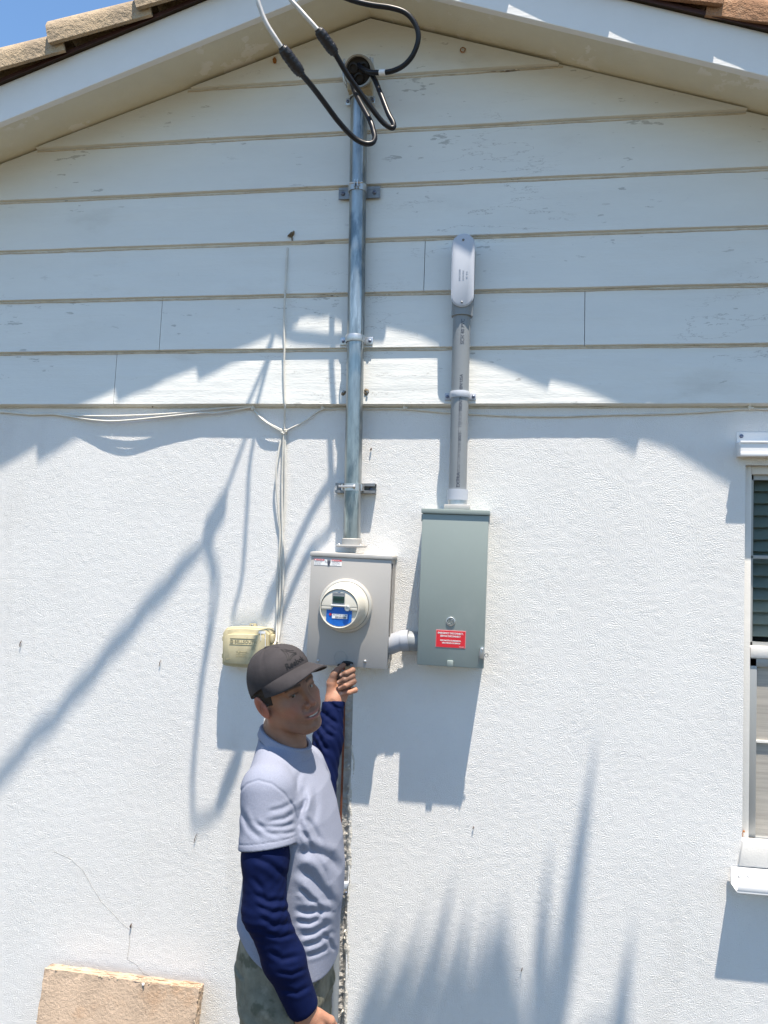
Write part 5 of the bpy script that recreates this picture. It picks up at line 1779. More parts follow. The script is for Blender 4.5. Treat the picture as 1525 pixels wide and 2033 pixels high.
TZ = np.array([t[0] for t in TORSO])
def torso(P, off=0.0):
    z = P[:, 2]
    cx = np.interp(z, TZ, [t[1] for t in TORSO]); a = np.interp(z, TZ, [t[2] for t in TORSO]) + off; b = np.interp(z, TZ, [t[3] for t in TORSO]) + off
    x, y = P[:, 0] - cx, P[:, 1] + 0.552
    e = 2.35
    q = (np.abs(x / a) ** e + np.abs(y / b) ** e) ** (1 / e)
    d = (q - 1) * np.minimum(a, b) * 0.9
    return np.maximum(d, np.maximum(z - 1.57, 0.78 - z))
# hands, finger by finger (base, middle joint, end joint, tip)
def fing(P, pts, rs, k=0.004): return chain(P, list(zip(pts, rs)), k)
LF = [[at(689, 1336, -.160), at(700, 1331, -.186), at(687, 1337, -.209), at(678, 1341, -.205)],
      [at(689, 1349, -.160), at(700, 1343, -.190), at(684, 1350, -.214), at(673, 1355, -.209)],
      [at(690, 1361, -.160), at(702, 1353, -.192), at(686, 1361, -.216), at(675, 1366, -.209)],
      [at(691, 1373, -.163), at(705, 1370, -.190), at(692, 1375, -.209), at(680, 1377, -.203)]]
RHB = np.array(RW_)
RD = (np.array(RW_) - np.array(RE)); RD /= np.linalg.norm(RD)
def rh(a, b, c):   # along the arm, across (towards +x), towards the camera
    ac = np.array((0.90, 0.10, 0.35)); ac -= RD * (ac @ RD); ac /= np.linalg.norm(ac)
    nn = np.cross(RD, ac)
    return RHB + RD * a + ac * b + nn * c
def hands(P):
    d = None
    rs = ((0.0105, 0.0098, 0.0088, 0.0076), (0.0108, 0.0100, 0.0090, 0.0076), (0.0104, 0.0097, 0.0086, 0.0074), (0.0096, 0.0090, 0.0080, 0.0068))
    palm_ = cap(P, at(664, 1389, -.190), at(680, 1350, -.168), 0.024, 0.020)
    palm_ = smin(palm_, cap(P, at(678, 1389, -.178), at(690, 1362, -.164), 0.017, 0.013), 0.012)
    palm_ = smin(palm_, chain(P, [(at(659, 1378, -.196), 0.019), (at(658, 1356, -.196), 0.0155), (at(664, 1338, -.192), 0.0120)], 0.006), 0.010)
    d = palm_
    for f_, r_ in zip(LF, rs):
        d = smin(d, fing(P, f_, r_), 0.0022)
    th = chain(P, [(at(662, 1342, -.194), 0.0125), (at(670, 1331, -.186), 0.0108), (at(682, 1321, -.166), 0.0084)], 0.004)
    d = smin(d, th, 0.003)
    # right hand, hanging relaxed
    p = cap(P, rh(0.02, 0.0, 0), rh(0.085, 0.004, 0), 0.026, 0.024)
    p = smin(p, cap(P, rh(0.03, 0.014, 0), rh(0.088, 0.022, 0), 0.019, 0.016), 0.012)
    p = smin(p, cap(P, rh(0.03, -0.014, 0), rh(0.088, -0.020, 0), 0.018, 0.015), 0.012)
    for i, (b_, L_) in enumerate(((0.026, 0.9), (0.009, 1.0), (-0.009, 0.95), (-0.025, 0.76))):
        q = fing(P, [rh(0.088, b_, 0), rh(0.088 + 0.040 * L_, b_ * 1.05, -0.010), rh(0.088 + 0.062 * L_, b_ * 1.05, -0.026), rh(0.088 + 0.075 * L_, b_, -0.044)], (0.0100, 0.0095, 0.0085, 0.0075))
        p = smin(p, q, 0.003)
    q = chain(P, [(rh(0.03, 0.026, -0.006), 0.015), (rh(0.065, 0.046, -0.016), 0.012), (rh(0.100, 0.050, -0.028), 0.0085)], 0.005)
    p = smin(p, q, 0.006)
    return np.minimum(d, p)
def body(P):
    P = P.astype(np.float32)
    d = np.full(len(P), 1.0, np.float32)
    m_ = P[:, 2] > 1.46
    if m_.any():
        d[m_] = head(hl(P[m_]))
    nk = chain(P, [(NECK0 + np.array((0.0, 0, -0.02)), 0.066), (NECK0 + np.array((0.006, -0.002, 0.045)), 0.0575), (hw(-0.022, 0, -0.055), 0.056)], 0.02)
    nk = smin(nk, cap(P, hw(-0.012, -0.058, -0.045), NECK0 + np.array((0.045, -0.02, 0.005)), 0.013, 0.011), 0.022)
    nk = smin(nk, cap(P, hw(-0.012, 0.058, -0.045), NECK0 + np.array((0.045, 0.02, 0.005)), 0.013, 0.011), 0.022)
    nk = smin(nk, ell(P, NECK0 + np.array((0.062, -0.012, 0.062)), (0.012, 0.012, 0.016)), 0.02)
    d = smin(d, nk, 0.016)
    d = smin(d, torso(P, -0.014), 0.02)
    a = chain(P, [(RS, 0.052), (RE, 0.040), (tuple(rh(-0.10, 0, 0)), 0.037), (RW_, 0.0275), (tuple(rh(0.03, 0, 0)), 0.026)], 0.02)
    a = np.minimum(a, chain(P, [(LS, 0.052), (LE, 0.040), (LW_, 0.0275), (tuple(at(668, 1382, -.190)), 0.025)], 0.02))
    d = smin(d, a, 0.012)
    d = smin(d, hands(P), 0.008)
    lg = chain(P, [((-0.56, -0.63, 0.86), 0.075), ((-0.55, -0.66, 0.48), 0.05), ((-0.57, -0.67, 0.06), 0.036)], 0.02)
    lg = np.minimum(lg, chain(P, [((-0.56, -0.47, 0.86), 0.075), ((-0.54, -0.45, 0.48), 0.05), ((-0.57, -0.44, 0.06), 0.036)], 0.02))
    return smin(d, lg, 0.02)
SK = np.array((0.275, 0.140, 0.087), np.float32)
def mixc(c, k, w): return c * (1 - w[:, None]) + np.array(k, np.float32) * w[:, None]
def g2(x, s): return np.exp(-(x / s) ** 2)
def paint_body(Vt):
    c = np.tile(SK, (len(Vt), 1)) * (1 + 0.20 * lump(Vt, 75, 3))[:, None] * (1 + 0.12 * lump(Vt, 260, 5))[:, None]
    Q = hl(Vt.astype(np.float32)); A = np.abs(Q[:, 1])
    hd = (Vt[:, 2] > 1.49).astype(np.float32)
    red = hd * np.clip((A - 0.068) / 0.012, 0, 1) * (np.abs(Q[:, 2] + 0.012) < 0.05)
    c = mixc(c, (0.42, 0.145, 0.095), red * 0.8)
    cc_ = hd * g2(Q[:, 0] + 0.006, 0.009) * g2(Q[:, 2] + 0.010, 0.016) * (A > 0.074)
    c = mixc(c, (0.13, 0.045, 0.032), cc_ * 0.8)  # ear hollow darkened, painted shade
    c = mixc(c, (0.36, 0.135, 0.09), hd * g2(A - 0.045, 0.02) * g2(Q[:, 2] + 0.035, 0.02) * 0.6)
    c = mixc(c, (0.34, 0.13, 0.09), hd * g2(A, 0.016) * g2(Q[:, 2] + 0.034, 0.014) * (Q[:, 0] > 0.09) * 0.5)
    c = mixc(c, (0.12, 0.06, 0.042), hd * g2(A - 0.030, 0.020) * g2(Q[:, 2] - 0.002, 0.010) * (Q[:, 0] > 0.05) * 0.35)  # shade of the eye sockets put into the skin colour
    st = hd * np.clip((-0.050 - Q[:, 2]) / 0.02, 0, 1) * np.clip((Q[:, 0] - 0.015) / 0.03, 0, 1)
    c = mixc(c, (0.13, 0.080, 0.062), st * (0.34 + 0.22 * lump(Vt, 900, 9)))
    ms = hd * g2(Q[:, 2] + 0.0555, 0.0055) * (A < 0.030) * (Q[:, 0] > 0.07)
    c = mixc(c, (0.13, 0.08, 0.06), ms * 0.45)
    zb = 0.024 - 6.0 * (A - 0.026) ** 2
    br = hd * np.clip(1.1 - ((Q[:, 2] - zb) / 0.0048) ** 2, 0, 1) * ((A > 0.010) & (A < 0.052)) * (Q[:, 0] > 0.05)
    c = mixc(c, (0.035, 0.024, 0.018), br * 0.80)
    lash = hd * g2(Q[:, 2] - 0.0045 + 4.0 * (A - 0.031) ** 2, 0.0018) * ((A > 0.018) & (A < 0.046)) * (Q[:, 0] > 0.07)
    c = mixc(c, (0.03, 0.02, 0.016), lash * 0.8)
    z_m = -0.0685 + 7.0 * A * A
    lip = hd * np.clip(1.3 - ((Q[:, 2] - z_m) / 0.0105) ** 2, 0, 1) * np.clip(1.2 - (A / 0.029) ** 2, 0, 1) * (Q[:, 0] > 0.078)
    c = mixc(c, (0.34, 0.12, 0.095), np.clip(lip, 0, 1) * 0.75)
    gap = hd * np.clip(1.4 - ((Q[:, 2] - z_m + 0.0008) / 0.0030) ** 2, 0, 1) * np.clip(1.1 - (A / 0.030) ** 4, 0, 1) * (Q[:, 0] > 0.072)
    gap = np.clip(gap, 0, 1)
    c = mixc(c, (0.07, 0.025, 0.02), gap)
    tee = gap * np.clip(1.5 - (A / 0.015) ** 2, 0, 1) * np.clip(0.5 + (Q[:, 2] - z_m + 0.0012) / 0.001, 0, 1)
    c = mixc(c, (0.58, 0.54, 0.47), np.clip(tee, 0, 1) * 0.9)
    hr = hd * np.clip((Q[:, 2] + 0.006) / 0.01, 0, 1) * np.clip((0.030 - Q[:, 0]) / 0.012, 0, 1) * (A < 0.0805)
    hr = np.maximum(hr, hd * np.clip((-0.028 - Q[:, 0]) / 0.012, 0, 1) * np.clip((Q[:, 2] + 0.055) / 0.02, 0, 1) * (A < 0.078))
    c = mixc(c, (0.030, 0.022, 0.017), hr * 0.85)
    # grimy knuckles and pale nails of the raised hand
    hnd = (Vt[:, 1] > -0.225) & (Vt[:, 2] > 1.5)
    kn_ = hnd * g2(Vt[:, 2] - 1.647, 0.022)
    c = mixc(c, (0.12, 0.072, 0.058), kn_ * 0.7)
    c = mixc(c, (0.43, 0.215, 0.14), ((hnd & (Vt[:, 2] < 1.63)) | (Vt[:, 2] < 0.95)) * 0.75)
    for f_ in LF:
        p = npv(f_[3]); n_ = npv(f_[2]) - p
        w = g2(np.linalg.norm(Vt - (p + np.array((-0.003, -0.0065, 0.002))), axis=1), 0.0055)
        c = mixc(c, (0.60, 0.38, 0.30), w * 0.7)
    return np.clip(c, 0.005, 1)
sdf_mesh('body', body, np.array((-0.80, -0.86, 0.0)), np.array((-0.36, -0.13, 1.80)), 0.0026, M['skin'], man, paint_body).location = -MO
# eyes
def eye(y):
    bm = bmesh.new()
    bmesh.ops.create_uvsphere(bm, u_segments=28, v_segments=20, radius=0.0118)
    bmesh.ops.transform(bm, matrix=Matrix.Rotation(PI / 2, 4, 'Y'), verts=bm.verts[:])
    c = Vector(hw(0.0705, y, 0.0008))
    look = (CAM - c).normalized()
    rot = look.to_track_quat('X', 'Z').to_matrix().to_4x4()
    bmesh.ops.transform(bm, matrix=Matrix.Translation(c - MO) @ rot, verts=bm.verts[:])
    o = obj('eye', bm, M['eye'], man, smooth=180)
    me = o.data
    ca = me.color_attributes.new('Col', 'FLOAT_COLOR', 'POINT')
    cc = c - MO
    for i, v in enumerate(me.vertices):
        a = (v.co - cc).normalized().dot(look)
        col = (0.006, 0.005, 0.004) if a > 0.95 else ((0.030, 0.018, 0.010) if a > 0.80 else (0.28, 0.245, 0.22))
        ca.data[i].color = (*col, 1)
    return o
eye(0.031); eye(-0.031)

# short hair at temple and nape
def hair(P):
    Q = hl(P)
    A = np.abs(Q[:, 1])
    d = head(Q) - 0.0022 + 0.0012 * lump(P, 420, 8)
    keep = np.maximum(Q[:, 2] - 0.075, -0.058 - Q[:, 2])
    side = np.maximum(Q[:, 0] - (0.034 - 0.25 * np.abs(Q[:, 2] - 0.03)), -(Q[:, 2] + 0.012 + np.where(Q[:, 0] < -0.028, 0.042, 0)))
    d = np.maximum(d, np.maximum(keep, side))
    ear_ = ell(np.stack([Q[:, 0] + 0.012, A - 0.086, Q[:, 2] + 0.014], 1), (0, 0, 0), (0.027, 0.013, 0.036))
    return np.maximum(d, -ear_)
sdf_mesh('hair', hair, HC - 0.15, HC + 0.15, 0.0022, M['hair'], man).location = -MO

# cap: crown, brim, lettering
cap_o = empty('cap'); cap_o.parent = man
cap_o['label'] = 'dark charcoal baseball cap with an embossed logo'
def crown_pt(th, ph):
    """th around the head from the front, ph from the rim (0) to the top (1)"""
    ct, stt = math.cos(th), math.sin(th)
    rimz = 0.0265 + 0.033 * ct + 0.008 * stt * stt
    ax = 0.103 if ct > 0 else 0.106
    x0, y0 = ax * ct - 0.006, 0.0855 * stt
    top = 0.131
    u = ph * PI / 2
    s = math.cos(u) ** 0.78
    zq = rimz + (top - rimz) * math.sin(u) ** 1.02
    # front panels stand up before they turn in
    if ct > 0: s = s + 0.05 * ct * math.sin(2 * u)
    else: s = s + 0.02 * (-ct) * math.sin(2 * u)
    return Vector((x0 * s + 0.0 - 0.012 * (1 - s), y0 * s, zq))
HV = Matrix(((HR[0][0], HR[0][1], HR[0][2], HC[0] - MO.x), (HR[1][0], HR[1][1], HR[1][2], HC[1] - MO.y), (HR[2][0], HR[2][1], HR[2][2], HC[2]), (0, 0, 0, 1))) @ Matrix.Rotation(math.radians(-3), 4, 'Y')
bm = bmesh.new()
NT, NP = 72, 22
G = []
for j in range(NP):
    ph = j / NP * 0.985
    row = []
    for i in range(NT):
        th = 2 * PI * i / NT
        p = crown_pt(th, ph)
        w = (th / (PI / 3)) % 1.0
        w = min(w, 1 - w)
        p *= 1 - 0.022 * math.exp(-(w / 0.035) ** 2) * (0.3 + 0.7 * ph) * (0 if (i in (0,) and ph < .5) else 1)
        p += Vector((p.x, p.y, 0)) * (0.006 * math.sin(3 * th + 5 * ph) + 0.004 * math.sin(7 * th - 9 * ph)) * (0.4 if math.cos(th) > 0.3 else 1)
        row.append(bm.verts.new(p))
    G.append(row)
tp = bm.verts.new(crown_pt(0, 1.0) * 0 + Vector((-0.012, 0, 0.1312)))
for a, b in zip(G, G[1:]):
    for i in range(NT):
        bm.faces.new((a[i], a[(i + 1) % NT], b[(i + 1) % NT], b[i]))
for i in range(NT):
    bm.faces.new((G[-1][i], G[-1][(i + 1) % NT], tp))
inner = [bm.verts.new(v.co * 0.97 + Vector((0, 0, 0.002))) for v in G[0]]
inner2 = [bm.verts.new(v.co * 0.95 + Vector((0, 0, 0.03))) for v in G[0]]
for i in range(NT):
    bm.faces.new((G[0][(i + 1) % NT], G[0][i], inner[i], inner[(i + 1) % NT]))
    bm.faces.new((inner[(i + 1) % NT], inner[i], inner2[i], inner2[(i + 1) % NT]))
bmesh.ops.transform(bm, matrix=HV, verts=bm.verts[:])
obj('crown', bm, M['cap'], cap_o, smooth=60)
bm = bmesh.new()
lathe(bm, [(0.0075, 0), (0.0065, 0.003), (0, 0.0042)], 16, HV @ Matrix.Translation((-0.012, 0, 0.1305)))
obj('button', bm, M['cap'], cap_o, smooth=60)
# brim
bm = bmesh.new()
NB, NR = 33, 10
TH = math.radians(74)
top_, bot_ = [], []
def brim_pt(s, r):
    th = s * TH
    base_ = crown_pt(th, 0.02)
    L_ = 0.082 * (1 - abs(s) ** 3.2) ** 0.8 if abs(s) < 1 else 0
    out = Vector((base_.x + (L_ + 0.0) * r, base_.y * (1 + 0.04 * r * (1 - abs(s))), 0))
    z_ = base_.z + 0.003 - 0.010 * r * (1 - s * s) - 5.6 * (out.y ** 2) * (0.35 + 0.65 * r)+ 0.0 + 3.3 * base_.y ** 2 * 0.35
    return Vector((out.x, out.y, z_))
for j in range(NR + 1):
    a, b = [], []
    for i in range(NB):
        s = -1 + 2 * i / (NB - 1)
        p = brim_pt(s, j / NR)
        a.append(bm.verts.new(p)); b.append(bm.verts.new(p - Vector((0.0005 * (j == NR), 0, 0.0036))))
    top_.append(a); bot_.append(b)
for j in range(NR):
    for i in range(NB - 1):
        bm.faces.new((top_[j][i], top_[j + 1][i], top_[j + 1][i + 1], top_[j][i + 1]))
        bm.faces.new((bot_[j][i], bot_[j][i + 1], bot_[j + 1][i + 1], bot_[j + 1][i]))
for i in range(NB - 1):
    bm.faces.new((top_[NR][i], bot_[NR][i], bot_[NR][i + 1], top_[NR][i + 1]))
bmesh.ops.remove_doubles(bm, verts=bm.verts[:], dist=0.0002)
bmesh.ops.transform(bm, matrix=HV, verts=bm.verts[:])
obj('brim', bm, M['cap'], cap_o, smooth=50)
# lettering and mark wrapped on the front panels
def crown_uv(u, v, lift=0.0008):
    """u metres to the wearer's left... drawn from the front: u to the right as seen, v up from the rim"""
    th = u / 0.100
    ph = v / 0.100 
    p = crown_pt(th, ph); q = crown_pt(th + 0.02, ph); r_ = crown_pt(th, ph + 0.01)
    n = (q - p).cross(r_ - p).normalized()
    if n.x < 0: n = -n
    return p + n * lift
def wrapped(name, me, u0, v0):
    for v in me.vertices:
        v.co = HV @ crown_uv(u0 + v.co.x, v0 + v.co.y, 0.0010 + v.co.z)
    me.materials.clear()
    link_mesh(name, me, M['cap_print'], cap_o)
me = text_mesh('Reebok', 0.0198, 0.0004, 'CENTER', 1.0, 0.00015)
bm = bmesh.new(); bm.from_mesh(me); bmesh.ops.subdivide_edges(bm, edges=bm.edges[:], cuts=1); bm.to_mesh(me); bm.free()
for v in me.vertices: v.co.x *= 1.22
wrapped('lettering', me, 0.0, 0.0175)
def stroke(pts, w):
    bm = bmesh.new()
    C = catmull(pts, 6)
    R_ = []
    for i, p in enumerate(C):
        t = (C[min(i + 1, len(C) - 1)] - C[max(i - 1, 0)]).normalized()
        nrm = Vector((-t.y, t.x, 0))
        R_.append((bm.verts.new(p + nrm * w / 2), bm.verts.new(p - nrm * w / 2)))
    for a, b in zip(R_, R_[1:]): bm.faces.new((a[0], a[1], b[1], b[0]))
    me = bpy.data.meshes.new('stroke'); bm.to_mesh(me); bm.free()
    return me
V3 = lambda *p: [Vector((x, y, 0)) for x, y in p]
for pts in (V3((-0.026, 0.036), (-0.018, 0.052), (-0.010, 0.078)), V3((-0.010, 0.078), (-0.006, 0.062), (-0.010, 0.048), (-0.0235, 0.0365)),
            V3((-0.004, 0.076), (0.004, 0.060), (0.016, 0.050), (0.032, 0.045)), V3((0.004, 0.0725), (0.012, 0.062), (0.022, 0.056), (0.031, 0.054)),
            V3((-0.020, 0.0355), (-0.006, 0.043), (0.010, 0.0455), (0.028, 0.044)), V3((-0.017, 0.034), (0.0, 0.040), (0.014, 0.0415), (0.028, 0.0410))):
    wrapped('logo_stroke', stroke([p * 0.86 for p in pts], 0.0019), 0.0, -0.001)

# t-shirt
FOLDS = [  # polyline in the photograph, depth, width (px)
    ([(586, 1694), (620, 1690), (655, 1702), (676, 1735)], 0.0075, 9), ([(588, 1722), (618, 1742), (645, 1772), (662, 1808)], 0.0085, 9),
    ([(582, 1806), (612, 1812), (640, 1808), (668, 1812)], 0.006, 6), ([(586, 1828), (615, 1832), (640, 1822)], 0.005, 5), ([(592, 1858), (625, 1852), (658, 1830)], 0.005, 6),
    ([(598, 1880), (630, 1870), (664, 1846)], 0.0045, 5), ([(600, 1560), (603, 1590), (594, 1625), (598, 1662)], 0.0065, 6), ([(612, 1575), (604, 1600), (596, 1612)], 0.004, 4),
    ([(592, 1765), (606, 1775), (622, 1795)], 0.004, 5), ([(480, 1800), (486, 1840), (500, 1868)], 0.004, 6),
  ([(604, 1620), (622, 1642), (640, 1680)], 0.004, 5), ([(600, 1648), (612, 1668), (618, 1690)], 0.004, 4), ([(640, 1850), (655, 1870), (664, 1890)], 0.004, 4), ([(606, 1900), (630, 1893), (655, 1880)], 0.0035, 4), ([(618, 1780), (634, 1800), (640, 1830)], 0.0035, 4),
  ([(628, 1700), (646, 1730), (655, 1765)], 0.003, 5), ([(625, 1560), (628, 1600), (622, 1640)], 0.003, 6), ([(596, 1530), (590, 1550), (588, 1575)], 0.003, 5)]
AF = [([(640, 1383), (656, 1398), (676, 1418)], 0.0060, 3.6), ([(634, 1408), (652, 1424), (674, 1440)], 0.0065, 4.0), ([(630, 1432), (648, 1456), (664, 1466)], 0.0060, 3.6), ([(626, 1448), (640, 1476), (652, 1492)], 0.0065, 3.4),
      ([(624, 1464), (634, 1490), (645, 1508)], 0.0055, 3.0), ([(650, 1384), (664, 1402), (682, 1410)], 0.0035, 2.6), ([(655, 1440), (668, 1455)], 0.004, 2.8)]
RF = [([(500, 1700), (535, 1715), (570, 1745)], 0.005, 6), ([(498, 1770), (530, 1790), (575, 1788)], 0.005, 5), ([(505, 1795), (540, 1812), (585, 1806)], 0.0045, 4.5), ([(512, 1820), (545, 1838), (588, 1832)], 0.0045, 5),
      ([(520, 1850), (555, 1862), (592, 1852)], 0.004, 4), ([(530, 1885), (560, 1905), (604, 1896)], 0.0045, 5), ([(545, 1930), (580, 1935), (612, 1922)], 0.004, 4), ([(555, 1965), (590, 1972), (620, 1955)], 0.004, 4.5), ([(500, 1740), (520, 1765), (528, 1800)], 0.004, 5)]
SF = [([(478, 1610), (500, 1650), (520, 1668)], 0.003, 5), ([(588, 1590), (560, 1605), (530, 1612)], 0.003, 4), ([(590, 1610), (565, 1626), (520, 1634)], 0.0035, 4), ([(592, 1632), (560, 1642), (505, 1640)], 0.003, 4),
      ([(592, 1650), (570, 1655), (540, 1652)], 0.0025, 3.5), ([(500, 1625), (530, 1652), (560, 1662)], 0.003, 4), ([(476, 1600), (486, 1630), (495, 1655)], 0.003, 5)]
HEM_D = np.array((0.06, -0.16, -0.98)); HEM_D /= np.linalg.norm(HEM_D)
def folds(P, L_, near):
    px, py = pix(P)
    o = np.zeros(len(P), np.float32)
    for pts, dep, w in L_:
        d, t = pdist(px, py, pts); w = w * 1.0
        fade = np.clip(np.minimum(t, 1 - t) * 4.5, 0, 1)
        o += 0.75 * dep * fade * (np.exp(-(d / w) ** 1.4) - 0.45 * np.exp(-((d - 2.1 * w) / (1.1 * w)) ** 2))
    return o * near
SR0 = np.array(RS) + np.array((0, 0.012, 0.012))
SRE = np.array(RE) + np.array((0.006, 0, 0))
def sleeve_r(P, off=0.0):
    d = chain(P, [(SR0, 0.071 + off), (SR0 + (SRE - SR0) * 0.48, 0.0690 + off), (SR0 + (SRE - SR0) * 0.62, 0.0695 + off)], 0.02)
    return d
SL0, SLE = np.array(LS), np.array(LE)
def tee(P):
    P = P.astype(np.float32)
    z = P[:, 2]
    t = torso(P, 0.004)
    t = smin(t, cap(P, NECK0 + np.array((0, -0.035, 0.010)), SR0 + np.array((0, 0.005, 0.002)), 0.056, 0.066), 0.03)
    t = smin(t, cap(P, NECK0 + np.array((0, 0.03, 0.010)), SL0 + np.array((0, -0.01, -0.01)), 0.060, 0.060), 0.03)
    hemz = 0.945 + 0.09 * np.clip((-0.52 - P[:, 0]) / 0.15, 0, 1) - 0.015 * np.clip((P[:, 0] + 0.5) / 0.1, 0, 1)
    near = np.clip((-0.50 - P[:, 1]) / 0.06, 0, 1)
    t = t + folds(P, FOLDS, near) + 0.0022 * lump(P * np.array((1, 1, 0.7), np.float32), 55, 2) * np.clip((1.38 - z) / 0.2, 0, 1)
    t = t - 0.006 * np.clip((1.02 - z) / 0.1, 0, 1)
    t = smax(t, hemz - z, 0.004)
    t = np.minimum(t, np.maximum(np.maximum(torso(P, 0.0075) , hemz - z), z - hemz - 0.018) - 0.0) if False else t
    s = sleeve_r(P) + folds(P, SF, np.ones(len(P), np.float32)) + 0.0015 * lump(P, 70, 6)
    ax_, _ = axial(P, SR0, SRE)
    Ls = float(np.linalg.norm(SRE - SR0))
    cut = ax_ - Ls * 0.475 + 0.10 * (P[:, 0] + 0.575)
    band = np.exp(-((cut + 0.017) / 0.0016) ** 2) * 0.0018
    s = smax(s + band, cut, 0.003)
    s = np.maximum(s, -np.maximum(sleeve_r(P, -0.0065), -(cut + 0.028)))
    q = chain(P, [(SL0, 0.068), (SL0 + (SLE - SL0) * 0.55, 0.064)], 0.02)
    axl, _ = axial(P, SL0, SLE)
    q = smax(q, axl - float(np.linalg.norm(SLE - SL0)) * 0.5, 0.004)
    d = smin(t, s, 0.010)
    # seam of the set-in sleeve
    sx, sy = pix(P)
    ds, ts = pdist(sx, sy, [(466, 1600), (474, 1575), (490, 1557), (512, 1549), (540, 1556), (565, 1576), (583, 1602), (592, 1640)])
    d = d + 0.0022 * np.exp(-(ds / 2.2) ** 2) * (P[:, 1] < -0.66)
    d = smin(d, q, 0.012)
    # neck opening with a ribbed collar
    nc = NECK0 + np.array((0.014, -0.004, 0.075))
    nd = np.array((0.36, -0.03, 0.93)); nd /= np.linalg.norm(nd)
    h = (P - nc.astype(np.float32)) @ nd.astype(np.float32)
    r = np.linalg.norm(P - nc.astype(np.float32) - h[:, None] * nd.astype(np.float32), axis=1)
    d = smax(d, h - 0.002, 0.004)
    d = np.maximum(d, -np.maximum(r - 0.0690, -(h + 0.045)))
    col = np.maximum(np.abs(r - 0.0725) - 0.0045, np.abs(h + 0.008) - 0.0115) - 0.0012
    d = smin(d, col, 0.002)
    return d + 0.0022 * np.exp(-((h + 0.0215) / 0.0020) ** 2) * (r < 0.092) * (r > 0.064)
sdf_mesh('t_shirt', tee, np.array((-0.78, -0.86, 0.86)), np.array((-0.38, -0.27, 1.62)), 0.0027, M['tee'], man).location = -MO

# long-sleeved undershirt: the sleeves
def under(P):
    P = P.astype(np.float32)
    fa = chain(P, [(RS, 0.058), (tuple(np.array(RS) * .45 + np.array(RE) * .55), 0.0575), (RE, 0.0530), (tuple(rh(-0.14, 0, 0)), 0.0500), (tuple(rh(-0.015, 0, 0)), 0.0415)], 0.02)
    s, q = axial(P, RE, RW_)
    an = np.arctan2(q[:, 1], q[:, 0])
    w = np.exp(-((s + 0.0) / 0.075) ** 2)
    fa = fa + folds(P, RF, np.ones(len(P), np.float32)) + w * 0.0006 * np.sin(s * 260 + 2.6 * np.sin(an * 2) + 0.8 * an) + 0.002 * lump(P, 50, 12)
    L_ = float(np.linalg.norm(np.array(RW_) - np.array(RE)))
    fa = smax(fa, s - L_ - 0.006 + 0.10 * (q[:, 0]), 0.003)
    fa = np.maximum(fa, -np.maximum(cap(P, tuple(rh(-0.06, 0, 0)), tuple(rh(0.02, 0, 0)), 0.0350, 0.0350), -(s - L_ + 0.012)))
    la_ = chain(P, [(LS, 0.057), (LE, 0.052), (tuple(np.array(LE) * .4 + np.array(LW_) * .6), 0.0455), (tuple(np.array(LE) * -.02 + np.array(LW_) * 1.02), 0.0355)], 0.02)
    s, q = axial(P, LE, LW_)
    an = np.arctan2(q[:, 1], q[:, 0])
    L_ = float(np.linalg.norm(np.array(LW_) - np.array(LE)))
    la_ = la_ + folds(P, AF, np.ones(len(P), np.float32)) + 0.0010 * np.sin(s * 170 + 5.5 * np.sin(an * 2 + 1)) * np.clip((L_ - s) / 0.05, 0.05, 1) * np.clip((s + .04) / 0.05, 0, 1) + 0.003 * lump(P, 60, 4)
    la_ = smax(la_, s - L_ + 0.004 - 0.15 * q[:, 0], 0.003)
    la_ = np.maximum(la_, -np.maximum(cap(P, tuple(np.array(LE) * .2 + np.array(LW_) * .8), tuple(np.array(LW_) * 1.1 - np.array(LE) * .1), 0.0315), -(s - L_ + 0.022)))
    return np.minimum(fa, la_)
o = sdf_mesh('undershirt', under, np.array((-0.74, -0.87, 0.82)), np.array((-0.36, -0.13, 1.66)), 0.0026, M['blue_shirt'], man)
o.location = -MO
o['label'] = 'navy blue long sleeves under the tee'

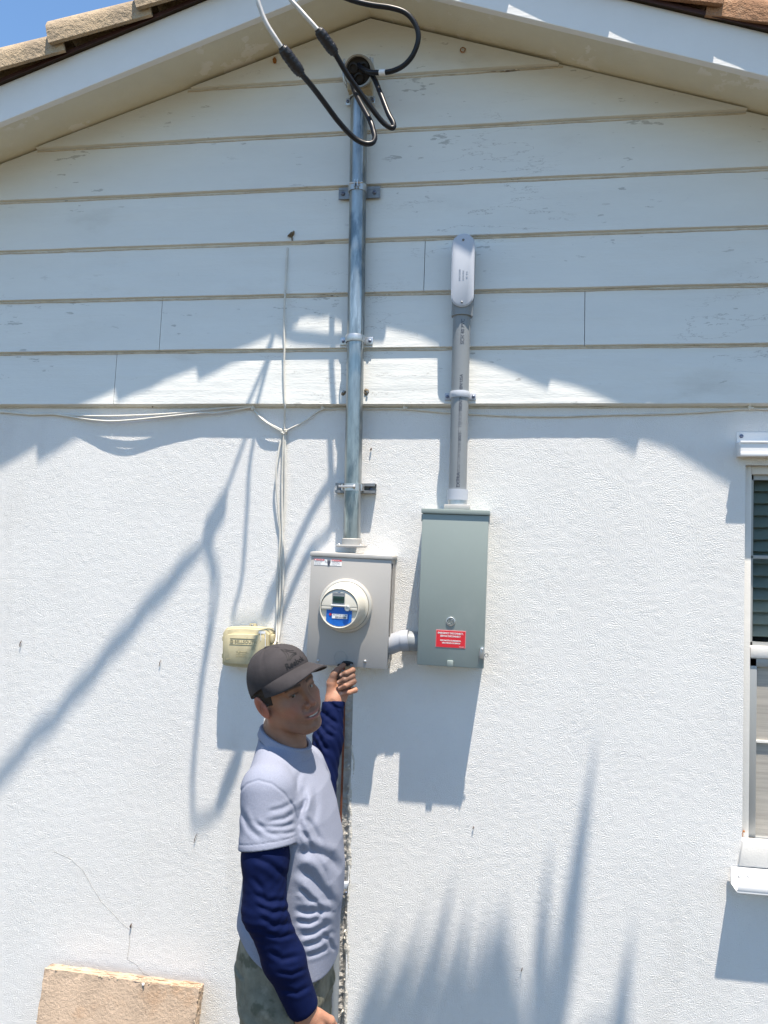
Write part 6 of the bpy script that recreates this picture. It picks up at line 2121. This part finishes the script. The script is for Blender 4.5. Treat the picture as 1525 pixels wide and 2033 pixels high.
# trousers
def trous(P):
    P = P.astype(np.float32)
    z = P[:, 2]
    hip = [(0.80, -0.556, 0.112, 0.172), (0.88, -0.566, 0.122, 0.176), (0.96, -0.564, 0.130, 0.170), (1.02, -0.560, 0.128, 0.164), (1.06, -0.558, 0.126, 0.160)]
    hz = [t[0] for t in hip]
    cx = np.interp(z, hz, [t[1] for t in hip]); a = np.interp(z, hz, [t[2] for t in hip]) - 0.003; b = np.interp(z, hz, [t[3] for t in hip]) - 0.004
    x, y = P[:, 0] - cx, P[:, 1] + 0.552
    d = ((np.abs(x / a) ** 2.4 + np.abs(y / b) ** 2.4) ** (1 / 2.4) - 1) * np.minimum(a, b) * 0.9
    d = np.maximum(d, np.maximum(z - 1.05, 0.83 - z))
    lg = chain(P, [((-0.556, -0.640, 0.84), 0.104), ((-0.548, -0.668, 0.50), 0.078), ((-0.565, -0.678, 0.10), 0.068)], 0.03)
    lg = np.minimum(lg, chain(P, [((-0.556, -0.464, 0.84), 0.104), ((-0.540, -0.445, 0.50), 0.078), ((-0.565, -0.435, 0.10), 0.068)], 0.03))
    d = smin(d, np.maximum(lg, 0.06 - z), 0.03)
    d = d + 0.0045 * lump(P * np.array((1, 1, 0.6), np.float32), 62, 21) + 0.0025 * np.sin(z * 95 + 45 * P[:, 0] + 25 * P[:, 1] + 2 * np.sin(z * 31)) * np.clip((0.95 - z) / 0.1, 0, 1)
    px, py = pix(P)
    ds, _ = pdist(px, py, [(636, 1925), (630, 1950), (615, 1975)])
    d = d + 0.004 * np.exp(-(ds / 2.5) ** 2) * (P[:, 1] < -0.5)
    # back pocket flap
    fl = np.maximum(np.maximum(np.abs(P[:, 2] - 0.905) - 0.035, np.abs(P[:, 1] + 0.635) - 0.065), P[:, 0] + 0.62)
    d = np.where(fl < 0, d - 0.005, d)
    return d
o = sdf_mesh('trousers', trous, np.array((-0.75, -0.80, 0.03)), np.array((-0.38, -0.31, 1.08)), 0.0036, M['trousers'], man)
o.location = -MO
o['label'] = 'worn olive grey trousers'
for y in (-0.680, -0.433):
    def shoe(P, y=y):
        d = ell(P, (-0.50, y, 0.045), (0.145, 0.050, 0.045))
        d = smin(d, cap(P, (-0.575, y, 0.05), (-0.570, y, 0.13), 0.048, 0.05), 0.03)
        return np.maximum(d, 0.004 - P[:, 2])
    sdf_mesh('boot', shoe, np.array((-0.70, y - 0.08, -0.01)), np.array((-0.32, y + 0.08, 0.20)), 0.006, M['shoe'], man).location = -MO
